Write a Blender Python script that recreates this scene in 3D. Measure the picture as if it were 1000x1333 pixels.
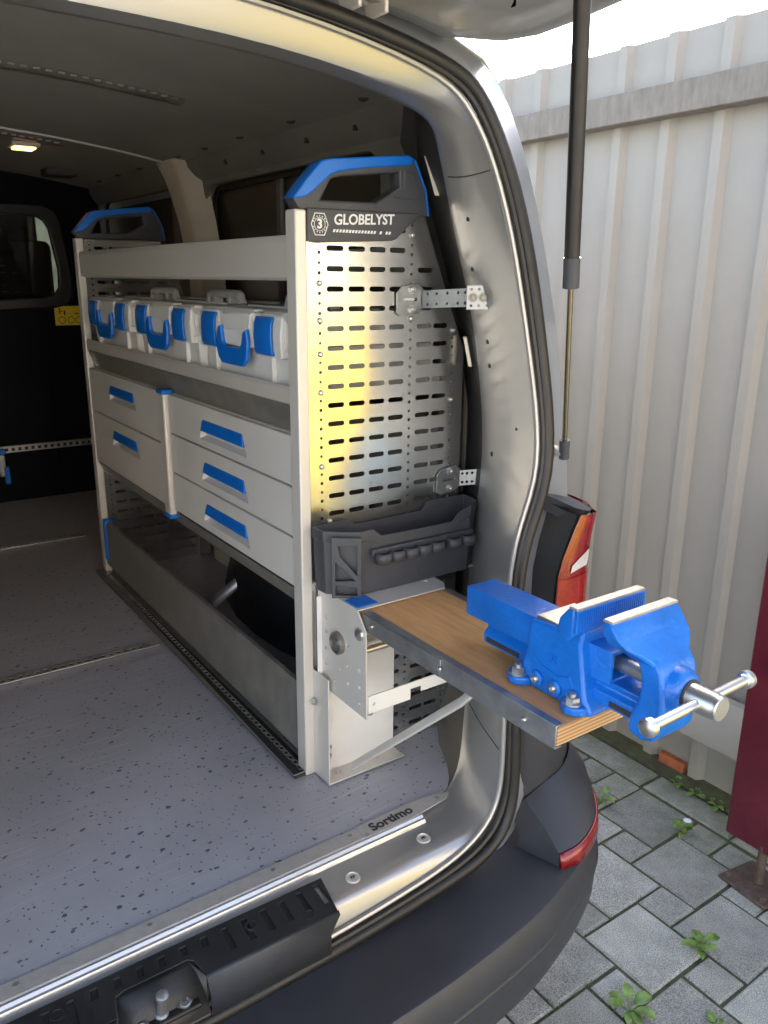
import bpy, bmesh, math, random
from math import sin, cos, pi, radians as R
from mathutils import Vector, Matrix
random.seed(7)
SC = bpy.context.scene
COL = SC.collection
for o in list(bpy.data.objects): bpy.data.objects.remove(o)

# ------------------------------------------------------------------ camera
cd = bpy.data.cameras.new('camera'); cam = bpy.data.objects.new('camera', cd); COL.objects.link(cam)
SC.camera = cam
cd.sensor_fit = 'VERTICAL'; cd.sensor_height = 36; cd.sensor_width = 27; cd.lens = 36 * 1041.5 / 1333
cd.clip_start = .02; cd.clip_end = 500
yaw, pit, rol = R(35.155), R(16.2285), R(-.5442)
h = Vector((sin(yaw), cos(yaw), 0)); rt = Vector((cos(yaw), -sin(yaw), 0)); up = Vector((0, 0, 1))
fw = h * cos(pit) - up * sin(pit); dn = -(up * cos(pit) + h * sin(pit))
r2 = rt * cos(rol) + dn * sin(rol); d2 = -rt * sin(rol) + dn * cos(rol)
cm = Matrix((r2, -d2, -fw)).transposed().to_4x4(); cm.translation = (0, 0, 1.57)
cam.matrix_world = cm

# ------------------------------------------------------------------ sky, sun, exposure
SUN_EL, SUN_DIR = R(31), Vector((.76, .65, 0)).normalized()
w = bpy.data.worlds.new('World'); SC.world = w; w.use_nodes = True
nt = w.node_tree; sk = nt.nodes.new('ShaderNodeTexSky'); sk.sky_type = 'NISHITA'; sk.sun_disc = False
sk.sun_elevation = SUN_EL; sk.sun_rotation = math.atan2(SUN_DIR.x, SUN_DIR.y)
sk.dust_density = 2.5; sk.air_density = 1.0; sk.ozone_density = .8
bg = nt.nodes['Background']; bg.inputs['Strength'].default_value = .15
hs_ = nt.nodes.new('ShaderNodeHueSaturation'); hs_.inputs['Saturation'].default_value = .85
nt.links.new(sk.outputs[0], hs_.inputs['Color']); nt.links.new(hs_.outputs[0], bg.inputs[0])
sl = bpy.data.lights.new('sun', 'SUN'); sl.energy = 4.6; sl.angle = R(.5); sl.color = (1, .93, .82)
so = bpy.data.objects.new('sun', sl); COL.objects.link(so)
sd = Vector((SUN_DIR.x * cos(SUN_EL), SUN_DIR.y * cos(SUN_EL), sin(SUN_EL)))
so.rotation_euler = sd.to_track_quat('Z', 'Y').to_euler(); so.location = (8, 8, 12)
SC.view_settings.view_transform = 'Standard'; SC.view_settings.look = 'None'
SC.view_settings.gamma = 1; SC.view_settings.exposure = 2.45; SC.view_settings.use_curve_mapping = False
SC.render.engine = 'CYCLES'

# ------------------------------------------------------------------ materials
MATS = {}
def mat(name, col, rough=.5, metal=0., var=0., vscale=8., bump=0., bscale=60., coat=0., spec=.5, col2=None, stretch=None, emit=None, rvar=0., trans=0.):
    m = bpy.data.materials.new(name); m.use_nodes = True; n = m.node_tree; L = n.links.new
    b = n.nodes['Principled BSDF']; c4 = (*col, 1)
    b.inputs['Base Color'].default_value = c4; b.inputs['Roughness'].default_value = rough
    b.inputs['Metallic'].default_value = metal; b.inputs['Coat Weight'].default_value = coat
    b.inputs['Coat Roughness'].default_value = .08; b.inputs['Specular IOR Level'].default_value = spec
    b.inputs['Transmission Weight'].default_value = trans
    tc = n.nodes.new('ShaderNodeTexCoord'); mp = n.nodes.new('ShaderNodeMapping'); L(tc.outputs['Object'], mp.inputs[0])
    if stretch: mp.inputs['Scale'].default_value = stretch
    if var or col2 or rvar:
        nz = n.nodes.new('ShaderNodeTexNoise'); nz.inputs['Scale'].default_value = vscale; nz.inputs['Detail'].default_value = 7
        nz.inputs['Roughness'].default_value = .65; L(mp.outputs[0], nz.inputs['Vector'])
        rp = n.nodes.new('ShaderNodeValToRGB'); rp.color_ramp.elements[0].position = .3; rp.color_ramp.elements[1].position = .7
        rp.color_ramp.elements[0].color = (*[max(0, c * (1 - var)) for c in col], 1)
        rp.color_ramp.elements[1].color = (*(col2 or [min(1, c * (1 + var)) for c in col]), 1)
        L(nz.outputs['Fac'], rp.inputs[0]); L(rp.outputs[0], b.inputs['Base Color'])
        if rvar:
            mr = n.nodes.new('ShaderNodeMapRange'); mr.inputs[1].default_value = .3; mr.inputs[2].default_value = .7
            mr.inputs[3].default_value = max(.02, rough - rvar); mr.inputs[4].default_value = rough + rvar
            L(nz.outputs['Fac'], mr.inputs[0]); L(mr.outputs[0], b.inputs['Roughness'])
    if bump:
        nb = n.nodes.new('ShaderNodeTexNoise'); nb.inputs['Scale'].default_value = bscale; nb.inputs['Detail'].default_value = 5
        L(mp.outputs[0], nb.inputs['Vector']); bp = n.nodes.new('ShaderNodeBump'); bp.inputs['Strength'].default_value = bump
        bp.inputs['Distance'].default_value = .004; L(nb.outputs['Fac'], bp.inputs['Height']); L(bp.outputs[0], b.inputs['Normal'])
    if emit:
        b.inputs['Emission Color'].default_value = (*emit[:3], 1); b.inputs['Emission Strength'].default_value = emit[3]
    MATS[name] = m; return m

def floor_material():
    m = mat('floor_vinyl', (.37, .38, .42), .36, var=.12, vscale=3.5, bump=.12, bscale=220, rvar=.08)
    n = m.node_tree; L = n.links.new; b = n.nodes['Principled BSDF']; base = b.inputs['Base Color'].links[0].from_socket
    tc = [x for x in n.nodes if x.type == 'TEX_COORD'][0]
    prev = base
    for sc, thr, seed, st in ((33, .17, 0, (1, 1.4, 1)), (64, .155, 5, (1.3, 1, 1))):
        mp = n.nodes.new('ShaderNodeMapping'); mp.inputs['Scale'].default_value = st; mp.inputs['Location'].default_value = (seed, seed, 0)
        mp.inputs['Rotation'].default_value = (0, 0, .5 + seed); L(tc.outputs['Object'], mp.inputs[0])
        ns = n.nodes.new('ShaderNodeTexNoise'); ns.inputs['Scale'].default_value = 90; L(mp.outputs[0], ns.inputs['Vector'])
        mx = n.nodes.new('ShaderNodeMixRGB'); mx.blend_type = 'ADD'; mx.inputs[0].default_value = .012
        L(mp.outputs[0], mx.inputs[1]); L(ns.outputs['Color'], mx.inputs[2])
        v = n.nodes.new('ShaderNodeTexVoronoi'); v.voronoi_dimensions = '2D'; v.inputs['Scale'].default_value = sc; L(mx.outputs[0], v.inputs['Vector'])
        sp = n.nodes.new('ShaderNodeSeparateColor'); L(v.outputs['Color'], sp.inputs[0])
        a = n.nodes.new('ShaderNodeMath'); a.operation = 'MULTIPLY'; a.inputs[1].default_value = thr * 2; L(sp.outputs[0], a.inputs[0])
        a2 = n.nodes.new('ShaderNodeMath'); a2.operation = 'SUBTRACT'; a2.inputs[1].default_value = thr; L(a.outputs[0], a2.inputs[0])
        lt = n.nodes.new('ShaderNodeMath'); lt.operation = 'LESS_THAN'; L(v.outputs['Distance'], lt.inputs[0]); L(a2.outputs[0], lt.inputs[1])
        mm = n.nodes.new('ShaderNodeMixRGB'); mm.inputs[2].default_value = (.085, .085, .095, 1); L(lt.outputs[0], mm.inputs[0]); L(prev, mm.inputs[1]); prev = mm.outputs[0]
    # fine drag marks: long thin streaks in a few directions, broken up by a coarse mask
    for rot, st, amt, cut in ((.35, (1.2, 95, 1), .55, .66), (-.75, (1.6, 120, 1), .5, .665), (1.25, (1.0, 90, 1), .5, .67), (2.1, (1.5, 110, 1), .45, .665)):
        mp = n.nodes.new('ShaderNodeMapping'); mp.inputs['Scale'].default_value = st; mp.inputs['Rotation'].default_value = (0, 0, rot)
        nd = n.nodes.new('ShaderNodeTexNoise'); nd.inputs['Scale'].default_value = 1.6; L(tc.outputs['Object'], nd.inputs['Vector'])
        mx = n.nodes.new('ShaderNodeMixRGB'); mx.blend_type = 'ADD'; mx.inputs[0].default_value = .10; L(tc.outputs['Object'], mx.inputs[1]); L(nd.outputs['Color'], mx.inputs[2]); L(mx.outputs[0], mp.inputs[0])
        ns = n.nodes.new('ShaderNodeTexNoise'); ns.inputs['Scale'].default_value = 3; ns.inputs['Detail'].default_value = 1; L(mp.outputs[0], ns.inputs['Vector'])
        r1 = n.nodes.new('ShaderNodeMapRange'); r1.inputs[1].default_value = cut; r1.inputs[2].default_value = cut + .04; L(ns.outputs['Fac'], r1.inputs[0])
        n2 = n.nodes.new('ShaderNodeTexNoise'); n2.inputs['Scale'].default_value = 4.5; L(mp.outputs[0], n2.inputs['Vector']); L(tc.outputs['Object'], n2.inputs['Vector'])
        r = n.nodes.new('ShaderNodeMapRange'); r.inputs[1].default_value = .45; r.inputs[2].default_value = .62; r.inputs[4].default_value = amt; L(n2.outputs['Fac'], r.inputs[0])
        mu = n.nodes.new('ShaderNodeMath'); mu.operation = 'MULTIPLY'; L(r1.outputs[0], mu.inputs[0]); L(r.outputs[0], mu.inputs[1])
        mm = n.nodes.new('ShaderNodeMixRGB'); mm.inputs[2].default_value = (.60, .58, .55, 1); L(mu.outputs[0], mm.inputs[0]); L(prev, mm.inputs[1]); prev = mm.outputs[0]
    # dusty, worn patches
    nw = n.nodes.new('ShaderNodeTexNoise'); nw.inputs['Scale'].default_value = 2.6; nw.inputs['Detail'].default_value = 9; nw.inputs['Roughness'].default_value = .7; L(tc.outputs['Object'], nw.inputs['Vector'])
    rw_ = n.nodes.new('ShaderNodeMapRange'); rw_.inputs[1].default_value = .46; rw_.inputs[2].default_value = .75; rw_.inputs[4].default_value = .5; L(nw.outputs['Fac'], rw_.inputs[0])
    mm = n.nodes.new('ShaderNodeMixRGB'); mm.inputs[2].default_value = (.37, .365, .36, 1); L(rw_.outputs[0], mm.inputs[0]); L(prev, mm.inputs[1]); prev = mm.outputs[0]
    L(prev, b.inputs['Base Color'])
    return m

def alu_panel_material():
    m = mat('brushed_aluminium', (.68, .67, .64), .22, metal=.95, var=.02, vscale=12, rvar=.03)
    n = m.node_tree; L = n.links.new; b = n.nodes['Principled BSDF']
    tc = [x for x in n.nodes if x.type == 'TEX_COORD'][0]
    base = b.inputs['Base Color'].links[0].from_socket
    nz = n.nodes.new('ShaderNodeTexNoise'); nz.inputs['Scale'].default_value = 9; nz.inputs['Detail'].default_value = 9; nz.inputs['Roughness'].default_value = .75
    nz.inputs['Distortion'].default_value = 1.4; L(tc.outputs['Object'], nz.inputs['Vector'])
    r = n.nodes.new('ShaderNodeMapRange'); r.inputs[1].default_value = .60; r.inputs[2].default_value = .68; L(nz.outputs['Fac'], r.inputs[0])
    mm = n.nodes.new('ShaderNodeMixRGB'); mm.inputs[2].default_value = (.42, .42, .43, 1); L(r.outputs[0], mm.inputs[0]); L(base, mm.inputs[1]); L(mm.outputs[0], b.inputs['Base Color'])
    return m

def wood_material(name, stripes):
    m = mat(name, (.70, .345, .13), .5, var=.14, vscale=9, col2=(.82, .45, .19), stretch=(9, 1, 9), bump=.1, bscale=50)
    if stripes:
        n = m.node_tree; L = n.links.new; b = n.nodes['Principled BSDF']; tc = [x for x in n.nodes if x.type == 'TEX_COORD'][0]
        wv = n.nodes.new('ShaderNodeTexWave'); wv.bands_direction = 'Z'; wv.inputs['Scale'].default_value = 55; wv.inputs['Distortion'].default_value = .6
        wv.inputs['Detail'].default_value = 2; wv.inputs['Detail Scale'].default_value = 6
        L(tc.outputs['Object'], wv.inputs['Vector']); rp = n.nodes.new('ShaderNodeValToRGB')
        rp.color_ramp.elements[0].color = (.30, .15, .06, 1); rp.color_ramp.elements[1].color = (.60, .38, .19, 1)
        L(wv.outputs['Fac'], rp.inputs[0]); L(rp.outputs[0], b.inputs['Base Color'])
    return m

def paver_material():
    m = mat('paver_concrete', (.35, .345, .30), .85, var=.35, vscale=5, col2=(.50, .49, .44), bump=.35, bscale=330)
    n = m.node_tree; L = n.links.new; b = n.nodes['Principled BSDF']; base = b.inputs['Base Color'].links[0].from_socket
    tc = [x for x in n.nodes if x.type == 'TEX_COORD'][0]; geo = n.nodes.new('ShaderNodeNewGeometry')
    gr = n.nodes.new('ShaderNodeTexNoise'); gr.inputs['Scale'].default_value = 420; gr.inputs['Detail'].default_value = 3; L(geo.outputs['Position'], gr.inputs['Vector'])
    rg = n.nodes.new('ShaderNodeMapRange'); rg.inputs[1].default_value = .35; rg.inputs[2].default_value = .68; rg.inputs[3].default_value = .5; rg.inputs[4].default_value = 1.6; L(gr.outputs['Fac'], rg.inputs[0])
    oi = n.nodes.new('ShaderNodeObjectInfo')
    ro = n.nodes.new('ShaderNodeMapRange'); ro.inputs[3].default_value = .66; ro.inputs[4].default_value = 1.14; L(oi.outputs['Random'], ro.inputs[0])
    mu = n.nodes.new('ShaderNodeMath'); mu.operation = 'MULTIPLY'; L(rg.outputs[0], mu.inputs[0]); L(ro.outputs[0], mu.inputs[1])
    mx = n.nodes.new('ShaderNodeMixRGB'); mx.blend_type = 'MULTIPLY'; mx.inputs[0].default_value = 1; L(base, mx.inputs[1]); L(mu.outputs[0], mx.inputs[2])
    # moss, thicker in the strip along the fence foot
    sx = n.nodes.new('ShaderNodeSeparateXYZ'); L(geo.outputs['Position'], sx.inputs[0])
    mf = n.nodes.new('ShaderNodeMapRange'); mf.inputs[1].default_value = 1.7; mf.inputs[2].default_value = 2.1; mf.inputs[3].default_value = -.14; mf.inputs[4].default_value = .20; L(sx.outputs[0], mf.inputs[0])
    mn = n.nodes.new('ShaderNodeTexNoise'); mn.inputs['Scale'].default_value = 5; mn.inputs['Detail'].default_value = 8; mn.inputs['Roughness'].default_value = .7; L(geo.outputs['Position'], mn.inputs['Vector'])
    ad = n.nodes.new('ShaderNodeMath'); L(mf.outputs[0], ad.inputs[0]); L(mn.outputs['Fac'], ad.inputs[1])
    mr = n.nodes.new('ShaderNodeMapRange'); mr.inputs[1].default_value = .45; mr.inputs[2].default_value = .75; mr.inputs[4].default_value = .75; L(ad.outputs[0], mr.inputs[0])
    m2 = n.nodes.new('ShaderNodeMixRGB'); m2.inputs[2].default_value = (.12, .13, .065, 1); L(mr.outputs[0], m2.inputs[0]); L(mx.outputs[0], m2.inputs[1]); L(m2.outputs[0], b.inputs['Base Color'])
    return m

silver = mat('silver_paint', (.385, .38, .37), .29, metal=.55, coat=.22, bump=.015, bscale=900)
silver_out = mat('silver_paint_outer', (.42, .44, .46), .3, metal=.6, coat=.4, var=.03)
lining = mat('headliner', (.36, .345, .305), .62, var=.1, vscale=4, bump=.06, bscale=240)
trim = mat('wall_trim', (.19, .182, .162), .55, var=.18, vscale=4, bump=.08, bscale=150)
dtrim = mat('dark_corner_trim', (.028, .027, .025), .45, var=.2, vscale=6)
beige = mat('beige_post', (.70, .64, .53), .45, var=.08, metal=.25)
navy = mat('bulkhead_plastic', (.0035, .004, .007), .5, var=.3, vscale=5, spec=.08)
black = mat('black_plastic', (.02, .021, .023), .5, var=.3, vscale=12, bump=.1, bscale=160, rvar=.1)
rubber = mat('rubber', (.013, .012, .011), .45, var=.3, vscale=30, rvar=.1)
bump_m = mat('bumper_plastic', (.034, .036, .042), .44, var=.16, vscale=7, bump=.16, bscale=520, rvar=.07)
alu = mat('painted_alu', (.64, .61, .56), .42, metal=.25, var=.04, vscale=6, rvar=.06)
alu2 = mat('drawer_grey', (.62, .60, .56), .45, var=.07, vscale=2.2, bump=.03, bscale=300, rvar=.08)
galv = mat('galvanised', (.33, .34, .345), .40, metal=.75, var=.22, vscale=25, rvar=.1, bump=.04, bscale=60)
dgalv = mat('worn_shaded_galv', (.29, .28, .25), .42, metal=.5, var=.25, vscale=14, rvar=.1)  # worn metal; on the shelf aprons its dark tone paints in shade
steel = mat('bright_steel', (.60, .59, .56), .3, metal=.9, var=.05, vscale=25)
worn = mat('worn_jaw_steel', (.40, .385, .355), .45, metal=.6, var=.3, vscale=70, rvar=.1, bump=.3, bscale=200)
nose_m = mat('nose_aluminium', (.68, .68, .68), .35, metal=.8)
whitem = mat('white_powder', (.72, .72, .70), .4, var=.05, vscale=6)
case_m = mat('case_plastic', (.66, .655, .63), .42, var=.05, vscale=7, bump=.04, bscale=300)
blue = mat('blue_plastic', (.003, .14, .56), .4, var=.08, vscale=15, rvar=.05)
dgrey = mat('dark_grey_plastic', (.052, .055, .063), .5, var=.14, vscale=14, bump=.06, bscale=280)
vblue = mat('blue_enamel', (.003, .145, .58), .36, var=.18, vscale=18, coat=.2, bump=.28, bscale=150, rvar=.08)
_n = vblue.node_tree; _b = _n.nodes['Principled BSDF']; _base = _b.inputs['Base Color'].links[0].from_socket
_g = _n.nodes.new('ShaderNodeNewGeometry'); _tc = [x for x in _n.nodes if x.type == 'TEX_COORD'][0]
_z = _n.nodes.new('ShaderNodeTexNoise'); _z.inputs['Scale'].default_value = 55; _z.inputs['Detail'].default_value = 8; _z.inputs['Roughness'].default_value = .7; _n.links.new(_tc.outputs['Object'], _z.inputs['Vector'])
_a = _z
_r = _n.nodes.new('ShaderNodeMapRange'); _r.inputs[1].default_value = .675; _r.inputs[2].default_value = .70; _n.links.new(_a.outputs[0], _r.inputs[0])
_m = _n.nodes.new('ShaderNodeMixRGB'); _m.inputs[2].default_value = (.03, .07, .16, 1); _n.links.new(_r.outputs[0], _m.inputs[0]); _n.links.new(_base, _m.inputs[1]); _n.links.new(_m.outputs[0], _b.inputs['Base Color'])
wood = wood_material('plywood_face', False); woode = wood_material('plywood_edge', True)
white = mat('white_print', (.75, .75, .74), .5)
red = mat('red_lens', (.23, .003, .005), .12, spec=.6, coat=.6, var=.3, vscale=60, bump=.25, bscale=200)
orange = mat('lens_reflection', (.30, .010, .004), .15, coat=.5, var=.3, vscale=90, bump=.3, bscale=260)  # orange reflection in the red lens, put into the colour
clear = mat('clear_lens', (.72, .70, .68), .12, coat=.5, var=.1, vscale=120, bump=.2, bscale=220)
fence_m = mat('fence_paint', (.36, .33, .288), .5, var=.05, vscale=3, spec=.35, bump=.02, bscale=30)
rail_m = mat('fence_rail_steel', (.20, .17, .14), .5, metal=.35, var=.22, vscale=14, stretch=(1, 3, 1))
maroon = mat('dark_red_paint', (.105, .009, .020), .40, var=.25, vscale=9, rvar=.08, bump=.05, bscale=25)
rust = mat('rusty_steel', (.13, .09, .07), .6, metal=.4, var=.4, vscale=40, bump=.3, bscale=120)
brick_m = mat('orange_brick', (.42, .12, .05), .85, var=.3, vscale=30, bump=.4, bscale=160)
soil = mat('joint_soil', (.10, .085, .06), .95, var=.4, vscale=30, col2=(.10, .115, .05), bump=.8, bscale=200)
leafm = mat('weed_leaf', (.10, .20, .04), .45, var=.4, vscale=40, col2=(.24, .36, .09))
moss = mat('joint_moss', (.10, .14, .035), .8, var=.5, vscale=60)
yell = mat('yellow_render', (.36, .27, .008), .8, var=.12, vscale=3, bump=.2, bscale=80)
sticker_m = mat('yellow_sticker', (.75, .55, .02), .5)
ink = mat('black_print', (.03, .03, .03), .6)
gold = mat('rod_steel', (.22, .19, .13), .25, metal=.9, var=.1, vscale=60)
glassd = mat('blanked_window', (.055, .05, .04), .35, var=.15, vscale=3)
glass = mat('window_glass', (.25, .28, .27), .03, trans=.95)
seatm = mat('seat_fabric', (.02, .02, .022), .9, var=.2, vscale=40)
amber = mat('amber_lamp', (.9, .5, .15), .4, emit=(1, .46, .10, 1.6))
barkm = mat('pale_bark', (.30, .23, .16), .9, var=.3, vscale=20)
yard = mat('yard_concrete', (.42, .40, .37), .9, var=.2, vscale=1.5, bump=.2, bscale=100)
floor_m = floor_material(); panel_m = alu_panel_material(); paver = paver_material()
sill_strip = mat('sill_strip_alu', (.44, .42, .395), .5, metal=.15, var=.12, vscale=60, rvar=.1)

# ------------------------------------------------------------------ helpers
PMAT = {}
def tag(o, label=None, cat=None, group=None, kind=None):
    if label: o['label'] = label
    if cat: o['category'] = cat
    if group: o['group'] = group
    if kind: o['kind'] = kind
    return o
def thing(name, label, cat, loc=(0, 0, 0), rz=0, group=None, local=False):
    o = bpy.data.objects.new(name, None); COL.objects.link(o); o.location = loc; o.rotation_euler = (0, 0, rz)
    o.empty_display_size = .05
    PMAT[o.name] = Matrix.Identity(4) if local else (Matrix.Translation(loc) @ Matrix.Rotation(rz, 4, 'Z')).inverted()
    return tag(o, label, cat, group)
def link(name, me, m, parent=None, label=None, kind=None):
    o = bpy.data.objects.new(name, me); COL.objects.link(o)
    if m and not me.materials: me.materials.append(m)
    if parent:
        o.parent = parent
        if parent.type == 'EMPTY': o.matrix_parent_inverse = PMAT[parent.name]
        # a sub-part keeps its parent part's frame: the part itself sits at identity
    return tag(o, label, kind=kind)
def finish(me, smooth=True, ang=35):
    if smooth:
        me.polygons.foreach_set('use_smooth', [True] * len(me.polygons)); me.set_sharp_from_angle(angle=R(ang))
    me.update()
def mk(name, V, F, m, parent=None, smooth=True, bevel=0, seg=2, solid=0, ang=35, sub=0, **k):
    me = bpy.data.meshes.new(name); me.from_pydata([tuple(v) for v in V], [], F); me.validate()
    bm = bmesh.new(); bm.from_mesh(me); bmesh.ops.recalc_face_normals(bm, faces=bm.faces); bm.to_mesh(me); bm.free()
    finish(me, smooth, ang)
    o = link(name, me, m, parent, **k)
    if solid: md = o.modifiers.new('solid', 'SOLIDIFY'); md.thickness = solid; md.offset = 0
    if bevel: md = o.modifiers.new('bevel', 'BEVEL'); md.width = bevel; md.segments = seg; md.limit_method = 'ANGLE'; md.angle_limit = R(40); md.harden_normals = False
    if sub: md = o.modifiers.new('sub', 'SUBSURF'); md.levels = sub; md.render_levels = sub
    return o
BF = [(0, 3, 2, 1), (4, 5, 6, 7), (0, 1, 5, 4), (1, 2, 6, 5), (2, 3, 7, 6), (3, 0, 4, 7)]
def bv(x0, x1, y0, y1, z0, z1):
    return [(x0, y0, z0), (x1, y0, z0), (x1, y1, z0), (x0, y1, z0), (x0, y0, z1), (x1, y0, z1), (x1, y1, z1), (x0, y1, z1)]
def box(name, x0, x1, y0, y1, z0, z1, m, parent=None, bevel=.002, **k):
    return mk(name, bv(x0, x1, y0, y1, z0, z1), BF, m, parent, bevel=bevel, **k)
def boxes(name, bl, m, parent=None, bevel=.001, **k):
    V, F = [], []
    for b in bl:
        n = len(V); V += bv(*b); F += [tuple(i + n for i in f) for f in BF]
    return mk(name, V, F, m, parent, bevel=bevel, **k)
def prism(name, poly, axis, a0, a1, m, parent=None, bevel=.003, **k):
    """poly of 2-d points extruded along an axis; the 2-d pair is the other two axes in xyz order"""
    def P(p, a): return {'x': (a, p[0], p[1]), 'y': (p[0], a, p[1]), 'z': (p[0], p[1], a)}[axis]
    n = len(poly); V = [P(p, a0) for p in poly] + [P(p, a1) for p in poly]
    F = [tuple(range(n)), tuple(range(2 * n - 1, n - 1, -1))] + [(i, (i + 1) % n, n + (i + 1) % n, n + i) for i in range(n)]
    return mk(name, V, F, m, parent, bevel=bevel, **k)
def frame(origin, a, b):
    a, b = Vector(a).normalized(), Vector(b).normalized(); n = a.cross(b)
    M = Matrix((a, b, n)).transposed().to_4x4(); M.translation = origin; return M
def plate(name, outline, holes, th, m, parent=None, M=None, bevel=0, **k):
    cu = bpy.data.curves.new(name, 'CURVE'); cu.dimensions = '2D'; cu.fill_mode = 'BOTH'
    for pl in [outline] + list(holes):
        s = cu.splines.new('POLY'); s.points.add(len(pl) - 1); s.use_cyclic_u = True
        for p, q in zip(s.points, pl): p.co = (q[0], q[1], 0, 1)
    cu.extrude = th / 2 - bevel; cu.bevel_depth = bevel; cu.bevel_resolution = 1; cu.offset = -bevel
    return curve_mesh(name, cu, m, parent, M, **k)
def curve_mesh(name, cu, m, parent, M, **k):
    t = bpy.data.objects.new('tmp', cu); me = bpy.data.meshes.new_from_object(t); me.name = name
    bpy.data.objects.remove(t)
    if M: me.transform(M)
    me.materials.clear(); finish(me, True, 30); return link(name, me, m, parent, **k)
def text(name, body, size, m, parent, M, th=.0008, bold=0, shear=0, align='LEFT', **k):
    cu = bpy.data.curves.new(name, 'FONT'); cu.body = body; cu.size = size; cu.extrude = th; cu.offset = bold; cu.shear = shear
    cu.align_x = align; cu.align_y = 'CENTER'; cu.resolution_u = 4
    return curve_mesh(name, cu, m, parent, M, **k)
def cr(P, n=6, closed=False):
    P = [Vector(p) for p in P]; out = []; N = len(P)
    for i in range(N if closed else N - 1):
        g = (lambda j: P[j % N]) if closed else (lambda j: P[min(max(j, 0), N - 1)])
        a, b, c, d = g(i - 1), g(i), g(i + 1), g(i + 2)
        for s in range(n):
            t = s / n
            out.append(.5 * ((2 * b) + (c - a) * t + (2 * a - 5 * b + 4 * c - d) * t * t + (3 * b - a - 3 * c + d) * t ** 3))
    if not closed: out.append(P[-1])
    return out
def resample(P, n):
    P = [Vector(p) for p in P]; d = [0]
    for a, b in zip(P, P[1:]): d.append(d[-1] + (b - a).length)
    out = []; j = 0
    for i in range(n):
        s = d[-1] * i / (n - 1)
        while j < len(P) - 2 and d[j + 1] < s: j += 1
        t = (s - d[j]) / max(d[j + 1] - d[j], 1e-9); out.append(P[j].lerp(P[j + 1], min(t, 1)))
    return out
def loft(name, rows, m, parent=None, closed_u=False, closed_v=False, solid=0, **k):
    nr, nc = len(rows), len(rows[0]); V = [p for r in rows for p in r]; F = []
    for i in range(nr if closed_v else nr - 1):
        for j in range(nc if closed_u else nc - 1):
            a, b = i, (i + 1) % nr; c, d = j, (j + 1) % nc
            F.append((a * nc + c, a * nc + d, b * nc + d, b * nc + c))
    return mk(name, V, F, m, parent, solid=solid, ang=k.pop('ang', 50), **k)
def tube_vf(P, r, n=10, cap=True, flat=1.0, off=0):
    P = [Vector(p) for p in P]; V, F = [], []; N = len(P); up0 = None
    for i, p in enumerate(P):
        t = (P[min(i + 1, N - 1)] - P[max(i - 1, 0)]).normalized()
        if up0 is None: up0 = t.orthogonal().normalized()
        up0 = (up0 - t * up0.dot(t)).normalized(); s = t.cross(up0); rr = r[i] if isinstance(r, (list, tuple)) else r
        for k in range(n): a = 2 * pi * k / n; V.append(p + (up0 * cos(a) + s * sin(a) * flat) * rr)
    for i in range(N - 1):
        for k in range(n): F.append((i * n + k + off, i * n + (k + 1) % n + off, (i + 1) * n + (k + 1) % n + off, (i + 1) * n + k + off))
    if cap: F += [tuple(off + k for k in range(n - 1, -1, -1)), tuple((N - 1) * n + k + off for k in range(n))]
    return V, F
def tube(name, P, r, m, parent=None, n=12, **k):
    V, F = tube_vf(P, r, n, True, k.pop('flat', 1.0)); return mk(name, V, F, m, parent, **k)
def tubes(name, L, m, parent=None, n=6, **k):
    V, F = [], []
    for P, r in L:
        v, f = tube_vf(P, r, n, True, 1.0, len(V)); V += v; F += f
    return mk(name, V, F, m, parent, **k)
def lathe(name, prof, base, axis, m, parent=None, n=20, **k):
    """prof: (radius, distance along axis)"""
    ax = Vector(axis).normalized(); u = ax.orthogonal().normalized(); v = ax.cross(u); base = Vector(base); V, F = [], []
    for r, d in prof:
        for j in range(n): a = 2 * pi * j / n; V.append(base + ax * d + (u * cos(a) + v * sin(a)) * max(r, 1e-5))
    for i in range(len(prof) - 1):
        for j in range(n): F.append((i * n + j, i * n + (j + 1) % n, (i + 1) * n + (j + 1) % n, (i + 1) * n + j))
    F += [tuple(range(n - 1, -1, -1)), tuple((len(prof) - 1) * n + j for j in range(n))]
    return mk(name, V, F, m, parent, **k)
def bolt(name, base, axis, r, m, parent, hexa=True, **k):
    if hexa:
        ax = Vector(axis).normalized(); u = ax.orthogonal().normalized(); v = ax.cross(u); base = Vector(base); V, F = [], []
        for n, prof in ((18, [(r * 1.35, 0), (r * 1.35, r * .22)]), (6, [(r * 1.02, r * .222), (r * 1.02, r * .95), (r * .88, r * 1.08)]), (12, [(r * .55, r * 1.0), (r * .55, r * 1.45), (r * .45, r * 1.55)])):
            b0 = len(V)
            for rr_, d in prof: V += [base + ax * d + (u * cos(2 * pi * q / n) + v * sin(2 * pi * q / n)) * rr_ for q in range(n)]
            for i in range(len(prof) - 1): F += [(b0 + i * n + q, b0 + i * n + (q + 1) % n, b0 + (i + 1) * n + (q + 1) % n, b0 + (i + 1) * n + q) for q in range(n)]
            F += [tuple(b0 + q for q in range(n - 1, -1, -1)), tuple(b0 + (len(prof) - 1) * n + q for q in range(n))]
        return mk(name, V, F, m, parent, **k)
    return lathe(name, [(r, 0), (r, r * .25), (r * .8, r * .6), (r * .45, r * .75), (r * .4, r * .55)], base, axis, m, parent, n=12, **k)
def circ(cx, cy, r, n=10, ry=None):
    return [(cx + r * cos(2 * pi * i / n), cy + (ry or r) * sin(2 * pi * i / n)) for i in range(n)]
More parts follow.
